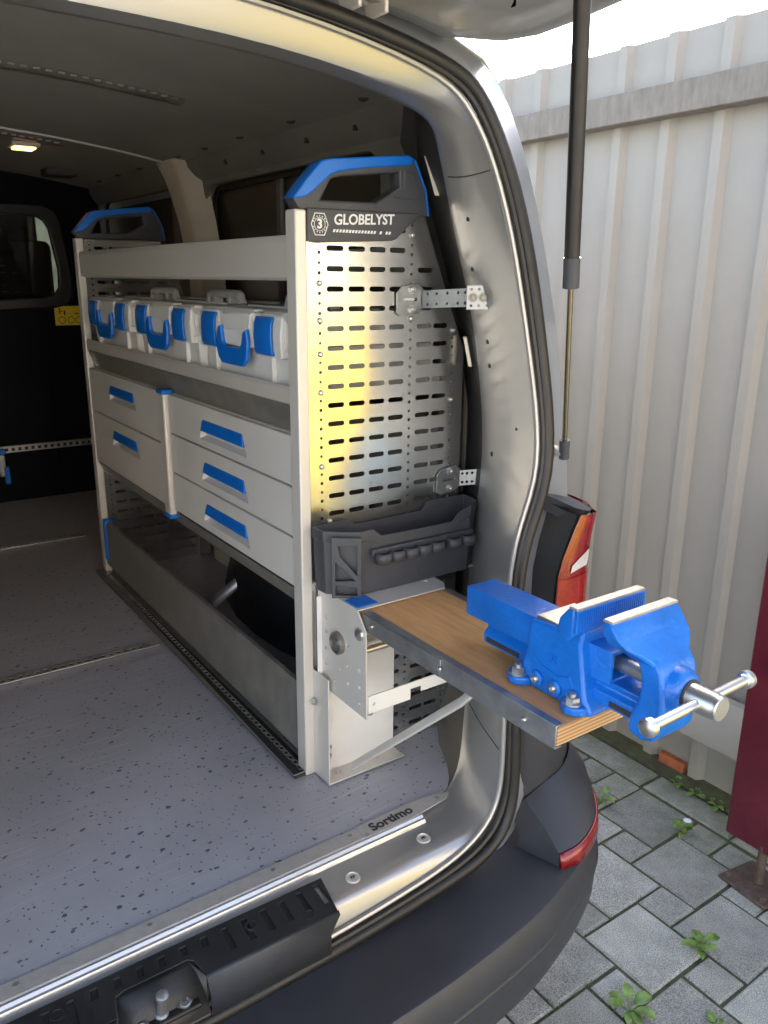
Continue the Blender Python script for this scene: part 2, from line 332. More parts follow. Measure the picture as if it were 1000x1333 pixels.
def slot(cx, cy, wd, ht):
    r = ht / 2; a = wd / 2 - r * .55; p = []
    for s, c in ((1, 0), (-1, pi)):
        for i in range(4): t = c - pi / 2 + pi * i / 3; p.append((cx + s * a + r * .8 * cos(t), cy + r * sin(t)))
    return p
XZ = lambda y, x=0, z=0: frame((x, y, z), (1, 0, 0), (0, 0, 1))      # faces -y
YZ = lambda x, y=0, z=0: frame((x, y, z), (0, 1, 0), (0, 0, 1))      # outline given as (y, z)
XY = lambda z: frame((0, 0, z), (1, 0, 0), (0, 1, 0))

# ------------------------------------------------------------------ ground
gr = mk('ground', [(-30, -30, -.03), (30, -30, -.03), (30, 30, -.03), (-30, 30, -.03)], [(0, 1, 2, 3)], yard, kind='structure')
pv = box('pavement', -2.2, 2.09, -3.2, 3.4, -.028, -.006, soil, bevel=0, kind='structure')
mk('lawn', [(2.4, -4.93, -.02), (9, -4.93, -.02), (9, -2.2, -.02), (2.4, -2.2, -.02)], [(0, 1, 2, 3)], mat('dry_lawn', (.34, .26, .02), .95, var=.25, vscale=8, bump=.6, bscale=90), kind='structure')
G = .1043; GX, GY = 1.2455, .722
def paver_mesh(name, wd, hg, seed):
    random.seed(seed); e = .0028; j = lambda: random.uniform(-.0015, .0015)
    c = [(e + j(), e + j()), (wd - e + j(), e + j()), (wd - e + j(), hg - e + j()), (e + j(), hg - e + j())]; b = .006
    V = [(x, y, -.045) for x, y in c] + [(x, y, -.007) for x, y in c]
    mx, my = wd / 2, hg / 2
    V += [(x + (b if x < mx else -b), y + (b if y < my else -b), 0) for x, y in c]
    F = [(0, 1, 5, 4), (1, 2, 6, 5), (2, 3, 7, 6), (3, 0, 4, 7), (4, 5, 9, 8), (5, 6, 10, 9), (6, 7, 11, 10), (7, 4, 8, 11), (8, 9, 10, 11)]
    return V, F
bigs = []; smalls = []
for s in range(2):
    for lst, d in ((bigs, 2), (smalls, 1)):
        for q in range(3):
            V, F = paver_mesh('paving_stone', d * G, d * G, s * 20 + q + d * 7); me = bpy.data.meshes.new('paving_stone'); me.from_pydata(V, [], F); me.materials.append(paver); lst.append(me)
def put_paver(i, j, d, k):
    x, y = GX + i * G, GY + j * G
    o = bpy.data.objects.new('paving_stone', (bigs if d == 2 else smalls)[k % 6]); COL.objects.link(o); o.parent = pv
    o.location = (x, y, random.uniform(-.003, .002)); o.rotation_euler = (random.uniform(-.006, .006), random.uniform(-.006, .006), 0)
random.seed(3); FV, FF = [], []
cells = []
for a in range(-40, 41):
    for b in range(-40, 41):
        i, j = 2 + 2 * a + b, 3 - a + 2 * b
        cells += [(i, j, 2), (i + 1, j - 1, 1)]
k = 0
for i, j, d in cells:
    x0, y0 = GX + i * G, GY + j * G; x1, y1 = x0 + d * G, y0 + d * G
    if x1 > GX + 7.2 * G or x0 < -2.1 or y0 < -3.1 or y1 > 3.3: continue
    if x0 > .55 and y0 > -.35 and y1 < 2.6: put_paver(i, j, d, k); k += 1
    else:
        V, F = paver_mesh('', d * G, d * G, (i * 31 + j) % 97); n = len(FV)
        FV += [(x0 + v[0], y0 + v[1], v[2]) for v in V]; FF += [tuple(q + n for q in f) for f in F]
mk('outer_paving', FV, FF, paver, pv, smooth=False, kind='stuff')
for j in range(-2, 9):       # long edge row along the fence
    y = -.22 + j * .315; V, F = paver_mesh('', .105, .312, j + 50); me = bpy.data.meshes.new('edge_stone'); me.from_pydata(V, [], F); me.materials.append(paver)
    o = bpy.data.objects.new('edge_stone', me); COL.objects.link(o); o.parent = pv; o.location = (1.982, y, random.uniform(-.002, .003))
for i, j, d in cells:        # small gap fillers where a big stone would cross the edge row
    if d == 2 and i == 6 and -3 <= j < 20:
        for q in (0, 1): put_paver(6, j + q, 1, j + q)
# moss and grass in the joints
random.seed(11); GV, GF = [], []
for t in range(4200):
    if random.random() < .5: x = GX + random.randint(-4, 7) * G + random.gauss(0, .003); y = random.uniform(.35, 1.9)
    else: y = GY + random.randint(-4, 10) * G + random.gauss(0, .003); x = random.uniform(.75, 2.0)
    dens = .5 + .5 * sin(x * 13 + 2) * cos(y * 11 + x * 5)
    if random.random() > dens * .8 or (1.3 < x < 1.95 and random.random() < .5): continue
    for q in range(4):
        a = random.uniform(0, 6.3); l = random.uniform(.004, .017); wd = random.uniform(.0015, .0035); n = len(GV); bx, by = x + random.gauss(0, .003), y + random.gauss(0, .003)
        GV += [(bx - wd * sin(a), by + wd * cos(a), -.012), (bx + wd * sin(a), by - wd * cos(a), -.012), (bx + l * .7 * cos(a), by + l * .7 * sin(a), -.012 + l)]; GF.append((n, n + 1, n + 2))
tag(mk('joint_moss', GV, GF, moss, smooth=False), 'thin moss and grass growing in the paving joints', 'moss', kind='stuff')

# ------------------------------------------------------------------ fence
fe = thing('fence', 'tall beige corrugated steel fence with two horizontal rails', 'fence', (2.15, 1.2, 0))
def fence_sheet(y0, y1):
    prof = []; y = y1
    k0 = math.floor((y0 - 1.817) / .1765) - 1
    for q in range(k0, k0 + 30):
        e = 1.817 + q * .1765
        for yy, xx in ((e - .075, 2.155), (e - .045, 2.155), (e - .030, 2.134), (e - .0, 2.134), (e + .006, 2.155)):
            if y0 <= yy <= y1: prof.append((yy, xx))
    return prof
yb = [1.817 - .075 - 12 * .1765 + 1.059 * i for i in range(6)]
for s in range(5):
    pr = fence_sheet(yb[s] - .001, yb[s + 1] + .016); off = .0 if s % 2 else .0015
    rows = [[(x + off, y, z) for y, x in pr] for z in (.013, .8, 1.6, 2.25)]
    loft('profiled_sheet', rows, fence_m, fe, solid=.0012, smooth=False)
box('top_rail', 2.080, 2.1325, -.36, 5, 2.022, 2.108, rail_m, fe, bevel=.004)
prism('foot_rail', [(2.132, .35), (2.100, .35), (2.055, .285), (2.055, .205), (2.061, .205), (2.061, .282), (2.103, .344), (2.132, .344)], 'y', -.36, 5, fence_m, fe, bevel=.001)
for q in range(4): box('rail_post', 2.157, 2.2, -.3 + q * 1.6, -.24 + q * 1.6, 0, 2.2, rail_m, fe)
mk('soil_light_block', [(2.088, -3, .012), (2.20, -3, .022), (2.3, -3, .10), (2.9, -3, .06), (2.9, 5, .06), (2.3, 5, .10), (2.20, 5, .022), (2.088, 5, .012), (2.088, -3, -.03), (2.9, -3, -.03), (2.9, 5, -.03), (2.088, 5, -.03)], [(0, 1, 6, 7), (1, 2, 5, 6), (2, 3, 4, 5), (0, 7, 11, 8), (3, 9, 10, 4)], soil, kind='structure')  # fence-foot soil; the unseen rear berm is added to block light underneath
bf = thing('brick_footing', 'orange brick footing showing below the fence', 'bricks', (2.17, 1.4, 0))
for q in range(1): box('brick', 2.128, 2.153, 1.304 + q * .1765, 1.398 + q * .1765, -.028, .048 - q * .012, brick_m, bf, bevel=.004)

# ------------------------------------------------------------------ red gate leaf on a steel post
ga = thing('metal_board', 'dark red sheet metal board on a bolted steel post', 'board', (1.88, .89, 0))
box('sheet', 1.862, 1.886, .775, .99, .112, 1.03, maroon, ga, bevel=.004)
tube('post', [(1.874, .885, .012), (1.874, .885, .13)], .0125, rust, ga)
plate('base_plate', [(1.80, .825), (1.93, .80), (1.945, .945), (1.815, .965)], [], .008, rust, ga, XY(.006), bevel=.001)
for x, y in ((1.823, .843), (1.915, .822), (1.927, .925), (1.833, .945)): bolt('bolt', (x, y, .01), (0, 0, 1), .008, rust, ga)

# ------------------------------------------------------------------ van
van = thing('van', 'silver panel van with open tailgate, seen through its rear opening', 'van', (.3, 1.0, 0))
XC = .30
def mir(P): return [(2 * XC - p[0], p[1], p[2]) for p in reversed(P)]
def ring(keys, seg=(8, 10, 12, 8, 10, 14, 8)):
    """keys: list of polylines (right half), consecutive ones sharing end points; returns the full closed loop"""
    half = []
    for P, n in zip(keys, seg):
        q = resample(P, n + 1); half += q if not half else q[1:]
    m = [Vector((2 * XC - p.x, p.y, p.z)) for p in reversed(half)]
    lp = half + m[1:-1]
    for _ in range(6): lp = [lp[i] * .5 + (lp[i - 1] + lp[(i + 1) % len(lp)]) * .25 for i in range(len(lp))]
    return lp
def split(P, idx):
    C = cr(P, 6); out = []; prev = 0
    for i in list(idx) + [len(P) - 1]: out.append(C[prev * 6:i * 6 + 1]); prev = i
    return out
Pin = [(.30, 1.165, 1.888), (.48, 1.166, 1.888), (.621, 1.167, 1.883), (.814, 1.169, 1.86), (.881, 1.171, 1.844), (.923, 1.174, 1.816), (.955, 1.18, 1.769),
       (.971, 1.186, 1.717), (1.023, 1.2, 1.59), (1.049, 1.2, 1.535), (1.075, 1.2, 1.419), (1.098, 1.2, 1.276), (1.104, 1.2, 1.213), (1.091, 1.2, 1.136), (1.075, 1.2, 1.04),
       (1.074, 1.2, .948), (1.068, 1.192, .80), (1.048, 1.16, .69), (1.02, 1.13, .625), (.975, 1.095, .585), (.908, 1.064, .568), (.78, 1.046, .566), (.55, 1.044, .566), (.30, 1.044, .566)]
Pfl = [(.30, 1.09, 1.934), (.555, 1.09, 1.925), (.692, 1.09, 1.910), (.788, 1.09, 1.898), (.858, 1.087, 1.877), (.91, 1.081, 1.842), (.961, 1.069, 1.763),
       (.991, 1.056, 1.675), (1.007, 1.043, 1.589), (1.018, 1.028, 1.488), (1.030, 1.017, 1.413), (1.038, 1.005, 1.33), (1.040, .997, 1.277), (1.030, .990, 1.234), (1.008, .985, 1.188), (.98, .982, 1.142),
       (.962, .977, 1.066), (.953, .965, .86), (.950, .955, .70), (.935, .950, .602), (.879, .946, .556), (.775, .943, .528), (.55, .941, .510), (.30, .94, .506)]
KI = (4, 6, 12, 15, 17, 21)
KF = (4, 6, 12, 16, 18, 21)
Pso = [(.30, 1.095, 1.962), (.658, 1.095, 1.940), (.70, 1.095, 1.934), (.791, 1.095, 1.920), (.896, 1.095, 1.899), (.951, 1.091, 1.868), (1.003, 1.075, 1.767),
       (1.034, 1.062, 1.678), (1.05, 1.048, 1.59), (1.064, 1.028, 1.452), (1.071, 1.016, 1.37), (1.074, 1.009, 1.327), (1.072, .998, 1.255), (1.059, .991, 1.209), (1.034, .988, 1.167), (.998, .985, 1.106),
       (.984, .979, 1.02), (.984, .966, .82), (.990, .958, .68), (.985, .951, .57), (.945, .946, .510), (.814, .945, .486), (.517, .945, .466), (.30, .945, .464)]
rin, rfl, rso = ring(split(Pin, KI)), ring(split(Pfl, KF)), ring(split(Pso, KF))
def lerp_ring(a, b, t, off=(0, 0, 0)): return [p.lerp(q, t) + Vector(off) for p, q in zip(a, b)]
def bottomness(p): return max(0, min(1, (.64 - p.z) / .07))
def topness(p): return max(0, min(1, (p.z - 1.78) / .08))
cen = Vector((XC, 0, 1.22))
def inward(p, d):
    v = Vector((cen.x - p.x, 0, cen.z - p.z)); v.normalize(); return p + v * d
def mids(t):
    out = []
    for a, b in zip(rin, rfl):
        p = a.lerp(b, t); bt, tp = bottomness(a), topness(a); sd = 1 - max(bt, tp)
        q_s = inward(p, .010 * sin(pi * t))
        zb = a.z - .004 if t < .72 else a.z - .004 - ((t - .72) / .28) ** 2 * (a.z - b.z - .004) * .55
        q_b = Vector((p.x, a.y + (b.y - a.y) * t, zb))
        q_t = Vector((p.x, p.y, a.z - .004 + max(0, (t - .85) / .15) * (b.z - a.z)))
        out.append(q_s * sd + q_b * bt + q_t * tp if bt + tp <= 1 else q_t)
    return out
back = []
for p in rin:          # where the frame meets the wall lining and floor
    tp, bt = topness(p), bottomness(p); sgn = 1 if p.x > XC else -1
    s = Vector((XC + sgn * min(.86, abs(p.x - XC) + .07), 1.34, p.z)); t = Vector((p.x, 1.215, 2.0)); b = Vector((p.x, p.y + .03, .55))
    back.append(s * (1 - max(tp, bt)) + t * tp + b * bt if tp + bt <= 1 else t)
in2 = [p.lerp(q, .12) for p, q in zip(rin, back)]
rows = [in2, rin] + [mids(t) for t in (.08, .25, .45, .6, .72, .84, .87, .93)] + [rfl]
frame_o = loft('rear_frame', rows, silver, van, closed_u=True, ang=60)
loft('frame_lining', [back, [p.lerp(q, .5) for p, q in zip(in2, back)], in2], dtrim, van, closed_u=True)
# rolled flange lip
lip = [p + Vector((0, -.004, 0)) for p in rfl]
V, F = tube_vf(lip + [lip[0]], .0052, 8, False); mk('flange_lip', V, F, silver, van)
# rubber seal: a fat bulb and a thin lip
sc_ = [p.lerp(q, .62) + Vector((0, -.012, 0)) for p, q in zip(rfl, rso)]
V, F = tube_vf(sc_ + [sc_[0]], .0125, 12, False); seal = mk('door_seal', V, F, rubber, van)
sc2 = [p.lerp(q, .28) + Vector((0, -.010, 0)) for p, q in zip(rfl, rso)]
V, F = tube_vf(sc2 + [sc2[0]], .0065, 8, False); mk('seal_lip', V, F, rubber, seal)
# water channel and outer corner of the body
Pou = [(.30, 1.15, 1.995), (.555, 1.15, 1.988), (.70, 1.15, 1.978), (.82, 1.15, 1.967), (.93, 1.15, 1.953), (1.02, 1.149, 1.920), (1.073, 1.141, 1.841), (1.10, 1.128, 1.75), (1.118, 1.118, 1.68), (1.137, 1.10, 1.56), (1.150, 1.086, 1.47), (1.159, 1.070, 1.36), (1.162, 1.056, 1.273),
       (1.162, 1.046, 1.2), (1.161, 1.04, 1.15), (1.16, 1.035, 1.10), (1.155, 1.03, 1.02), (1.14, 1.02, .85), (1.115, 1.0, .70), (1.06, .98, .57), (.975, .968, .497), (.82, .960, .468), (.55, .957, .450), (.30, .957, .447)]
Pou = [(x + (.016 if z < 1.80 and z > .75 else .008 if z < 1.9 and z > .7 else 0), y, z) for x, y, z in Pou]
rou = ring(split(Pou, KF)); out = [p + Vector((0, .012, 0)) for p in rso]; o2 = []; o4 = []
for p, e in zip(rso, rou):
    tp, bt, sgn = topness(p), bottomness(p), 1 if p.x > XC else -1
    o2.append(p.lerp(e, .5) + Vector((0, .016 * (1 - bt), 0)))
    o4.append(e + Vector((sgn * .010 * (1 - bt) * (1 - tp), .035 * (1 - bt), .010 * tp - .03 * bt)))
body = loft('body_rear', [rfl, out, o2, rou, o4], silver_out, van, closed_u=True, ang=60)
# outer side, left side and roof shell
for sg in (1, -1):
    rows = []
    rear = ((.30, .875), (.6, .875), (.95, .872), (1.25, .870), (1.5, .855), (1.7, .825), (1.84, .788), (1.90, .76), (1.935, .72), (1.958, .65))
    mid_ = ((.30, .90), (.6, .915), (.95, .915), (1.25, .912), (1.5, .908), (1.7, .903), (1.85, .896), (1.95, .88), (2.01, .80), (2.035, .68))
    for y, sec_ in ((1.165, rear), (1.75, mid_), (4.6, mid_), (5.6, mid_)): rows.append([(XC + sg * xx, y, zz) for zz, xx in sec_])
    loft('side_panel', rows, silver_out, van, solid=.003)
rows = [[(XC + u * .68, y, 2.035 + zc + .03 * (1 - u * u)) for u in (-1, -.7, -.35, 0, .35, .7, 1)] for y, zc in ((1.175, -.085), (1.36, 0), (3, .01), (4.6, -.02), (5.6, -.35))]
loft('roof', rows, silver_out, van, solid=.003)
box('underbody', XC - .88, XC + .88, 1.12, 5.6, .30, .42, black, van)

# interior floor board with lashing rails
fo = []
for x, y in ((1.15, 1.30), (1.06, 1.20), (1.02, 1.145), (.975, 1.105), (.92, 1.078), (.86, 1.062), (.70, 1.056), (.3, 1.056), (-.1, 1.056)): fo.append((x, y))
fo = [(-.545, 3.9), (1.145, 3.9)] + fo + [(-.42, 1.2), (-.545, 1.3)]
fl = plate('load_floor', fo, [], .014, floor_m, van, XY(.563), bevel=.0005)
plate('floor_edge', [(x, y - .0015) for x, y in fo[2:9]] + [(x, y + .004) for x, y in reversed(fo[2:9])], [], .010, wood, fl, XY(.562))
def rail(yc, x0, x1, z, wd=.030, parent=fl, flip=1, pitch=.021):
    n = int((x1 - x0) / pitch); hs = [[(x0 + (i + .5) * pitch + dx * pitch * .26, yc + dy * wd * .22) for dx, dy in ((-1, -1), (1, -1), (1, 1), (-1, 1))] for i in range(n)]
    r = plate('lashing_rail', [(x0, yc - wd / 2), (x1, yc - wd / 2), (x1, yc + wd / 2), (x0, yc + wd / 2)], hs, .003, nose_m, parent, XY(z))
    box('rail_groove', x0, x1, yc - wd * .4, yc + wd * .4, min(z - flip * .0018, z - flip * .0035), max(z - flip * .0018, z - flip * .0035), ink, r, bevel=0)
rail(2.062, -.5, .672, .5742); rail(3.19, -.5, .78, .5742)
# aluminium edge strip with the maker's plate
strip = prism('sill_strip', [(1.078, .5705), (1.078, .5735), (1.046, .5745), (1.043, .572), (1.043, .5705)], 'x', -.36, .70, sill_strip, van, bevel=.0006)
prism('strip_nose', [(1.0425, .5690), (1.0425, .5735), (1.039, .5742), (1.034, .5690), (1.030, .5700), (1.027, .564), (1.026, .552), (1.0425, .552)], 'x', -.36, .83, nose_m, strip, bevel=.001)
# the strip's maker plate widens towards the corner
sp = plate('maker_plate', [(.70, 1.080), (.70, 1.044), (.80, 1.040), (.90, 1.052), (.915, 1.062), (.905, 1.072), (.86, 1.080)], [], .003, sill_strip, strip, XY(.573), bevel=.0006)
text('lettering', 'Sortimo', .030, ink, sp, frame((.722, 1.060, .5748), (1, .03, 0), (-.03, 1, 0)), th=.0003, bold=.0009)
for x, y in ((.68, 1.066), (.52, 1.066), (.30, 1.066), (.10, 1.066), (-.1, 1.066), (.708, 1.050), (.885, 1.063)):
    lathe('screw', [(.0045, 0), (.0042, .0012), (.002, .0014), (.0018, .0004)], (x, y, .5735), (0, 0, 1), dgalv, strip, n=10)
for x, y in ((.797, .993), (.632, .982)):
    pl = lathe('sill_plug', [(.0135, 0), (.0135, .0025), (.011, .004), (.010, .0022), (.006, .002)], (x, y, .561), (0, -.1, 1), alu, van, n=18)
    box('clip', x - .004, x + .004, y - .003, y + .003, .562, .5655, gold, pl, bevel=.0008)
# black plastic tread over the sill
cov = [(.568, .928), (.583, 1.008), (.30, 1.012), (.0, 1.012), (-.35, 1.012), (-.35, .93), (.205, .932), (.215, .968), (.228, .972), (.325, .972), (.333, .966), (.338, .930)]
hs = []
for i in range(-9, 8):
    x = .325 + i * .034
    if .18 < x < .36: a, b = .982, 1.000
    else: a, b = .952, .998
    if abs(x - .515) < .012: continue
    hs.append([(x - .005, a), (x + .005, a), (x + .008, b), (x - .002, b)])
sillc = plate('sill_tread', cov, hs, .006, black, van, XY(.5655), bevel=.0015)
box('tread_core', -.35, .562, .975, 1.008,   .53, .5636, ink, sillc, bevel=0)
boxes('tread_groove', [(-.35, .196, .936, .975,   .53, .5636), (.348, .560, .936, .975,   .53, .5636)], ink, sillc, bevel=0)
def skirt(x0, x1, xa0, xa1):
    return [[(x0, .9315, .5675), (x1, .9275, .5675)], [(x0, .927, .562), (x1, .923, .562)], [(xa0, .921, .54), (xa1, .917, .54)], [(xa0, .922, .498), (xa1, .918, .498)]]
loft('tread_front', skirt(.338, .569, .340, .548), bump_m, sillc, solid=.003)
loft('tread_front', skirt(-.35, .205, -.35, .203), bump_m, sillc, solid=.003)
loft('notch_wall', [[(.205, .93, .566), (.215, .970, .566), (.325, .972, .566), (.338, .93, .566)], [(.206, .928, .50), (.216, .966, .50), (.324, .968, .50), (.337, .926, .50)]], black, sillc, solid=.002, ang=30)
loft('notch_floor', [[(x, .973, .5665), (x, .962, .5635), (x, .950, .556), (x, .938, .542), (x, .928, .525), (x, .915, .512)] for x in (.207, .27, .336)], black, sillc, solid=.002)
lt = box('latch_base', .222, .325, .918, .944, .526, .534, rubber, van, bevel=.003)
lathe('striker_post', [(.010, 0), (.010, .006), (.007, .008), (.0065, .042), (.009, .044), (.009, .050), (.006, .052)], (.268, .934, .532), (0, -.25, 1), galv, lt, n=16)
for x, y in ((.303, .932), (.236, .926)): lathe('latch_bolt', [(.0125, 0), (.0125, .002), (.0085, .003), (.0085, .006), (.0065, .007), (.005, .004)], (x, y, .532), (0, -.2, 1), galv, lt, n=18)
for x, y in ((.435, .979), (.524, .945), (.138, .985)): lathe('screw_well', [(.0105, -.004), (.0105, .0018), (.0085, .002), (.0075, -.003)], (x, y, .568), (0, 0, 1), black, sillc, n=18)

# headliner
def hz(x): return 2.015 - .078 * ((x - XC) / .86) ** 2
rows = [[(XC + u * .855 * (.80 if y < 1.25 else .93 if y < 1.4 else 1), y, hz(XC + u * .855) - .025 * max(0, (1.5 - y) / .3) * abs(u) ** 3) for u in [i / 10 for i in range(-10, 11)]] for y in (1.2, 1.33, 1.5, 2.0, 2.5, 2.86, 3.4, 3.9)]
hl = loft('headliner', rows, lining, van, ang=60)
def bow(y, wd, m, dz, x0, x1, name, parent):
    n = 24; P = [x0 + (x1 - x0) * i / n for i in range(n + 1)]
    return loft(name, [[(x, y - wd / 2, hz(x) - .0005) for x in P], [(x, y - wd * .3, hz(x) - dz) for x in P], [(x, y + wd * .3, hz(x) - dz) for x in P], [(x, y + wd / 2, hz(x) - .0005) for x in P]], m, parent, ang=60)
bow(2.87, .012, alu, .006, -.5, 1.10, 'seam_strip', hl)
def roof_rail(y, x0, x1):
    r = bow(y, .055, dgalv, .010, x0, x1, 'roof_rail', hl)
    n = int((x1 - x0) / .026)
    boxes('rail_slots', [(x0 + (i + .2) * .026, x0 + (i + .75) * .026, y - .030, y - .022, hz(x0 + i * .026) - .0085, hz(x0 + i * .026) - .0045) for i in range(n)], steel, r, bevel=0)
roof_rail(2.06, -.3, .83); roof_rail(2.97, -.3, .78)
for y in (1.62, 1.95, 2.25, 2.5, 2.72, 3.1, 3.35, 3.6): lathe('lining_clip', [(.012, 0), (.011, .003), (.004, .006)], (1.075, y, hz(1.075) - .001), (0.1, 0, -1), dgrey, hl, n=12)
dl = box('dome_lamp', .64, .73, 3.06, 3.15, 1.985, 2.0, alu, van, bevel=.004)
box('lamp_lens', .652, .718, 3.072, 3.138, 1.979, 1.986, amber, dl, bevel=.003)
box('roof_vent', .86, .98, 3.55, 3.66, 1.955, 1.985, dgrey, van, bevel=.006)

# right-hand wall: lining with two window openings, blanked windows, pale post
def rrect(y0, y1, z0, z1, r, sl=0):
    p = []
    for cy, cz, a0 in ((y1 - r, z1 - r, 0), (y0 + r, z1 - r, 90), (y0 + r, z0 + r, 180), (y1 - r, z0 + r, 270)):
        for i in range(6): a = R(a0 + 18 * i); zz = cz + r * sin(a); p.append((cy + r * cos(a) + sl * (zz - z0), zz))
    return p
wl = [(1.32, .55), (3.9, .55), (3.9, 1.96), (1.62, 1.96), (1.46, 1.88), (1.32, 1.62)]
rw, fw_ = rrect(1.64, 2.66, 1.30, 1.862, .06, .05), rrect(2.98, 3.86, 1.30, 1.90, .06, .04)
Mw = frame((1.165, 0, 0), (0, 1, 0), (0, 0, 1))
wall = plate('wall_lining', wl, [rw, fw_], .03, trim, van, Mw, bevel=.006)
for hole in (rw, fw_):
    c = (sum(p[0] for p in hole) / len(hole), sum(p[1] for p in hole) / len(hole))
    big = [(c[0] + (p[0] - c[0]) * 1.02, c[1] + (p[1] - c[1]) * 1.03) for p in hole]; ins = [(c[0] + (p[0] - c[0]) * .965, c[1] + (p[1] - c[1]) * .94) for p in hole]
    wn = plate('window', big, [], .006, glassd, wall, frame((1.196, 0, 0), (0, 1, 0), (0, 0, 1)))
    plate('window_frame', hole, [ins], .012, rubber, wn, frame((1.180, 0, 0), (0, 1, 0), (0, 0, 1)), bevel=.003)
boxes('window_bar', [(1.176, 1.190, 2.205, 2.235, 1.31, 1.86)], trim, wall, bevel=.004)
# roof side rail
rows = []
for y in (1.3, 1.6, 2.2, 2.8, 3.4, 3.9): rows.append([(1.152, y, 1.878), (1.136, y, 1.893), (1.118, y, 1.92), (1.113, y, 1.945), (1.09, y, 1.962)])
rr = loft('roof_side_rail', rows, trim, van, ang=60)
for y in (1.5, 1.72, 1.95, 2.2, 2.45): box('trim_hole', 1.119, 1.127, y, y + .012, 1.905, 1.917, ink, rr, bevel=0)
rows = []
for z, yc, wd, xx in ((.57, 2.60, .15, 1.10), (1.2, 2.66, .15, 1.10), (1.6, 2.70, .14, 1.10), (1.75, 2.755, .15, 1.098), (1.84, 2.80, .16, 1.094), (1.90, 2.83, .18, 1.088), (1.95, 2.855, .20, 1.075)):
    rows.append([(1.165, yc - wd * .75, z), (1.13, yc - wd * .55, z), (xx + .006, yc - wd * .42, z), (xx, yc - wd * .3, z), (xx, yc + wd * .3, z), (xx + .006, yc + wd * .42, z), (1.13, yc + wd * .55, z), (1.165, yc + wd * .65, z)])
loft('wall_post', rows, beige, van, ang=60)
# dark lining at the rear corner with long slots
for p0, p1, wd in (((.996, 1.285, 1.792), (1.0025, 1.258, 1.721), .012), ((1.003, 1.262, 1.796), (1.0105, 1.238, 1.727), .007), ((1.085, 1.262, 1.46), (1.092, 1.25, 1.40), .008)):
    p0, p1 = Vector(p0), Vector(p1); nn = Vector((-.55, -.83, 0)); wv = Vector((.83, -.55, 0)) * wd / 2
    q = [p0 - wv + nn * .006, p0 + wv + nn * .006, p1 + wv + nn * .006, p1 - wv + nn * .006]
    mk('lining_slot', q + [v - nn * .008 for v in q], BF, beige, van, bevel=.002)
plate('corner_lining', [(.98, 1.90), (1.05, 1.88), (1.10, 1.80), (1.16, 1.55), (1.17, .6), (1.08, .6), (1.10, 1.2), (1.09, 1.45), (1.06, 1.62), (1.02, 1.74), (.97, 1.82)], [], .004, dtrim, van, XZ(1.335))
box('left_wall', -.56, -.54, 1.25, 3.9, .55, 1.96, trim, van)
loft('wheel_arch', [[(1.15, y, .57 + zz), (xx + .08, y, .57 + zz), (xx + .02, y, .57 + zz - .04), (xx, y, .57 + max(0, zz - .12)), (xx, y, .57)] for y, zz, xx in ((1.62, .02, 1.06), (1.70, .18, .97), (1.82, .27, .94), (1.97, .30, .93), (2.12, .27, .94), (2.26, .18, .97), (2.36, .02, 1.06))], black, van)

# bulkhead with window, cab behind it
bw = []
for x, z in ((.18, 1.43), (.22, 1.85), (.894, 1.849), (.935, 1.825), (.955, 1.785), (.982, 1.59), (.978, 1.50), (.955, 1.465), (.90, 1.452), (.60, 1.437)): bw.append((x, z))
bk = plate('bulkhead', [(-.55, .56), (1.16, .56), (1.16, 1.955), (.95, 1.985), (.3, 2.01), (-.35, 1.985), (-.55, 1.955)], [bw], .02, navy, van, XZ(3.905), bevel=.004)
c = (.58, 1.65); ins = [(c[0] + (x - c[0]) * .91, c[1] + (z - c[1]) * .86) for x, z in bw]; big = [(c[0] + (x - c[0]) * 1.06, c[1] + (z - c[1]) * 1.10) for x, z in bw]
wf = plate('window_seal', big, [ins], .03, rubber, bk, XZ(3.893), bevel=.009)
plate('window_pane', bw, [], .004, glass, bk, XZ(3.905))
st = plate('warning_sticker', [(.915, 1.355), (1.025, 1.355), (1.025, 1.440), (.915, 1.440)], [], .001, sticker_m, bk, XZ(3.8935))
for x, z in ((.945, 1.378), (.985, 1.378), (1.02, 1.378)): plate('pictogram', circ(x, z, .016, 14), [circ(x, z, .013, 14)], .0006, ink, st, XZ(3.8925))
boxes('print_mark', [(.935, .94, 3.892, 3.8928, 1.405, 1.43), (.94, .95, 3.892, 3.8928, 1.415, 1.419), (.955, .962, 3.892, 3.8928, 1.40, 1.42), (1.0, 1.02, 3.892, 3.8928, 1.405, 1.409)], ink, st, bevel=0)
for q in ((.55, .56, 3.885, 3.896, .72, 1.30), (.86, .875, 3.885, 3.896, .70, 1.18), (.3, .315, 3.885, 3.896, .72, 1.30)): box('bulkhead_rib', *q, navy, bk, bevel=.004)
lr = box('bulkhead_rail', .0, 1.03, 3.872, 3.895, .800, .832, steel, bk, bevel=.002)
boxes('rail_hole', [(.02 + i * .028, .034 + i * .028, 3.870, 3.8725, .808, .822) for i in range(36)], ink, lr, bevel=0)
for sx_ in (.78, -.18):
    s = prism('cab_seat', [(4.15, .5), (4.65, .5), (4.62, .72), (4.25, .74), (4.14, 1.42), (4.04, 1.42), (4.06, .8)], 'x', sx_ - .25, sx_ + .25, seatm, van, bevel=.04, seg=4)
    prism('headrest', [(4.06, 1.46), (4.15, 1.46), (4.15, 1.70), (4.10, 1.735), (4.05, 1.70)], 'x', sx_ - .19, sx_ + .19, seatm, s, bevel=.03, seg=4)
box('cab_floor', -.55, 1.15, 3.92, 5.55, .5, .56, navy, van)
box('dashboard', -.55, 1.15, 5.0, 5.5, .56, 1.22, navy, van, bevel=.05)
box('view_blocker', -.5, 1.1, 4.9, 4.94, 1.60, 1.94, navy, van)  # added dark board, blocks the bright view through the bulkhead window
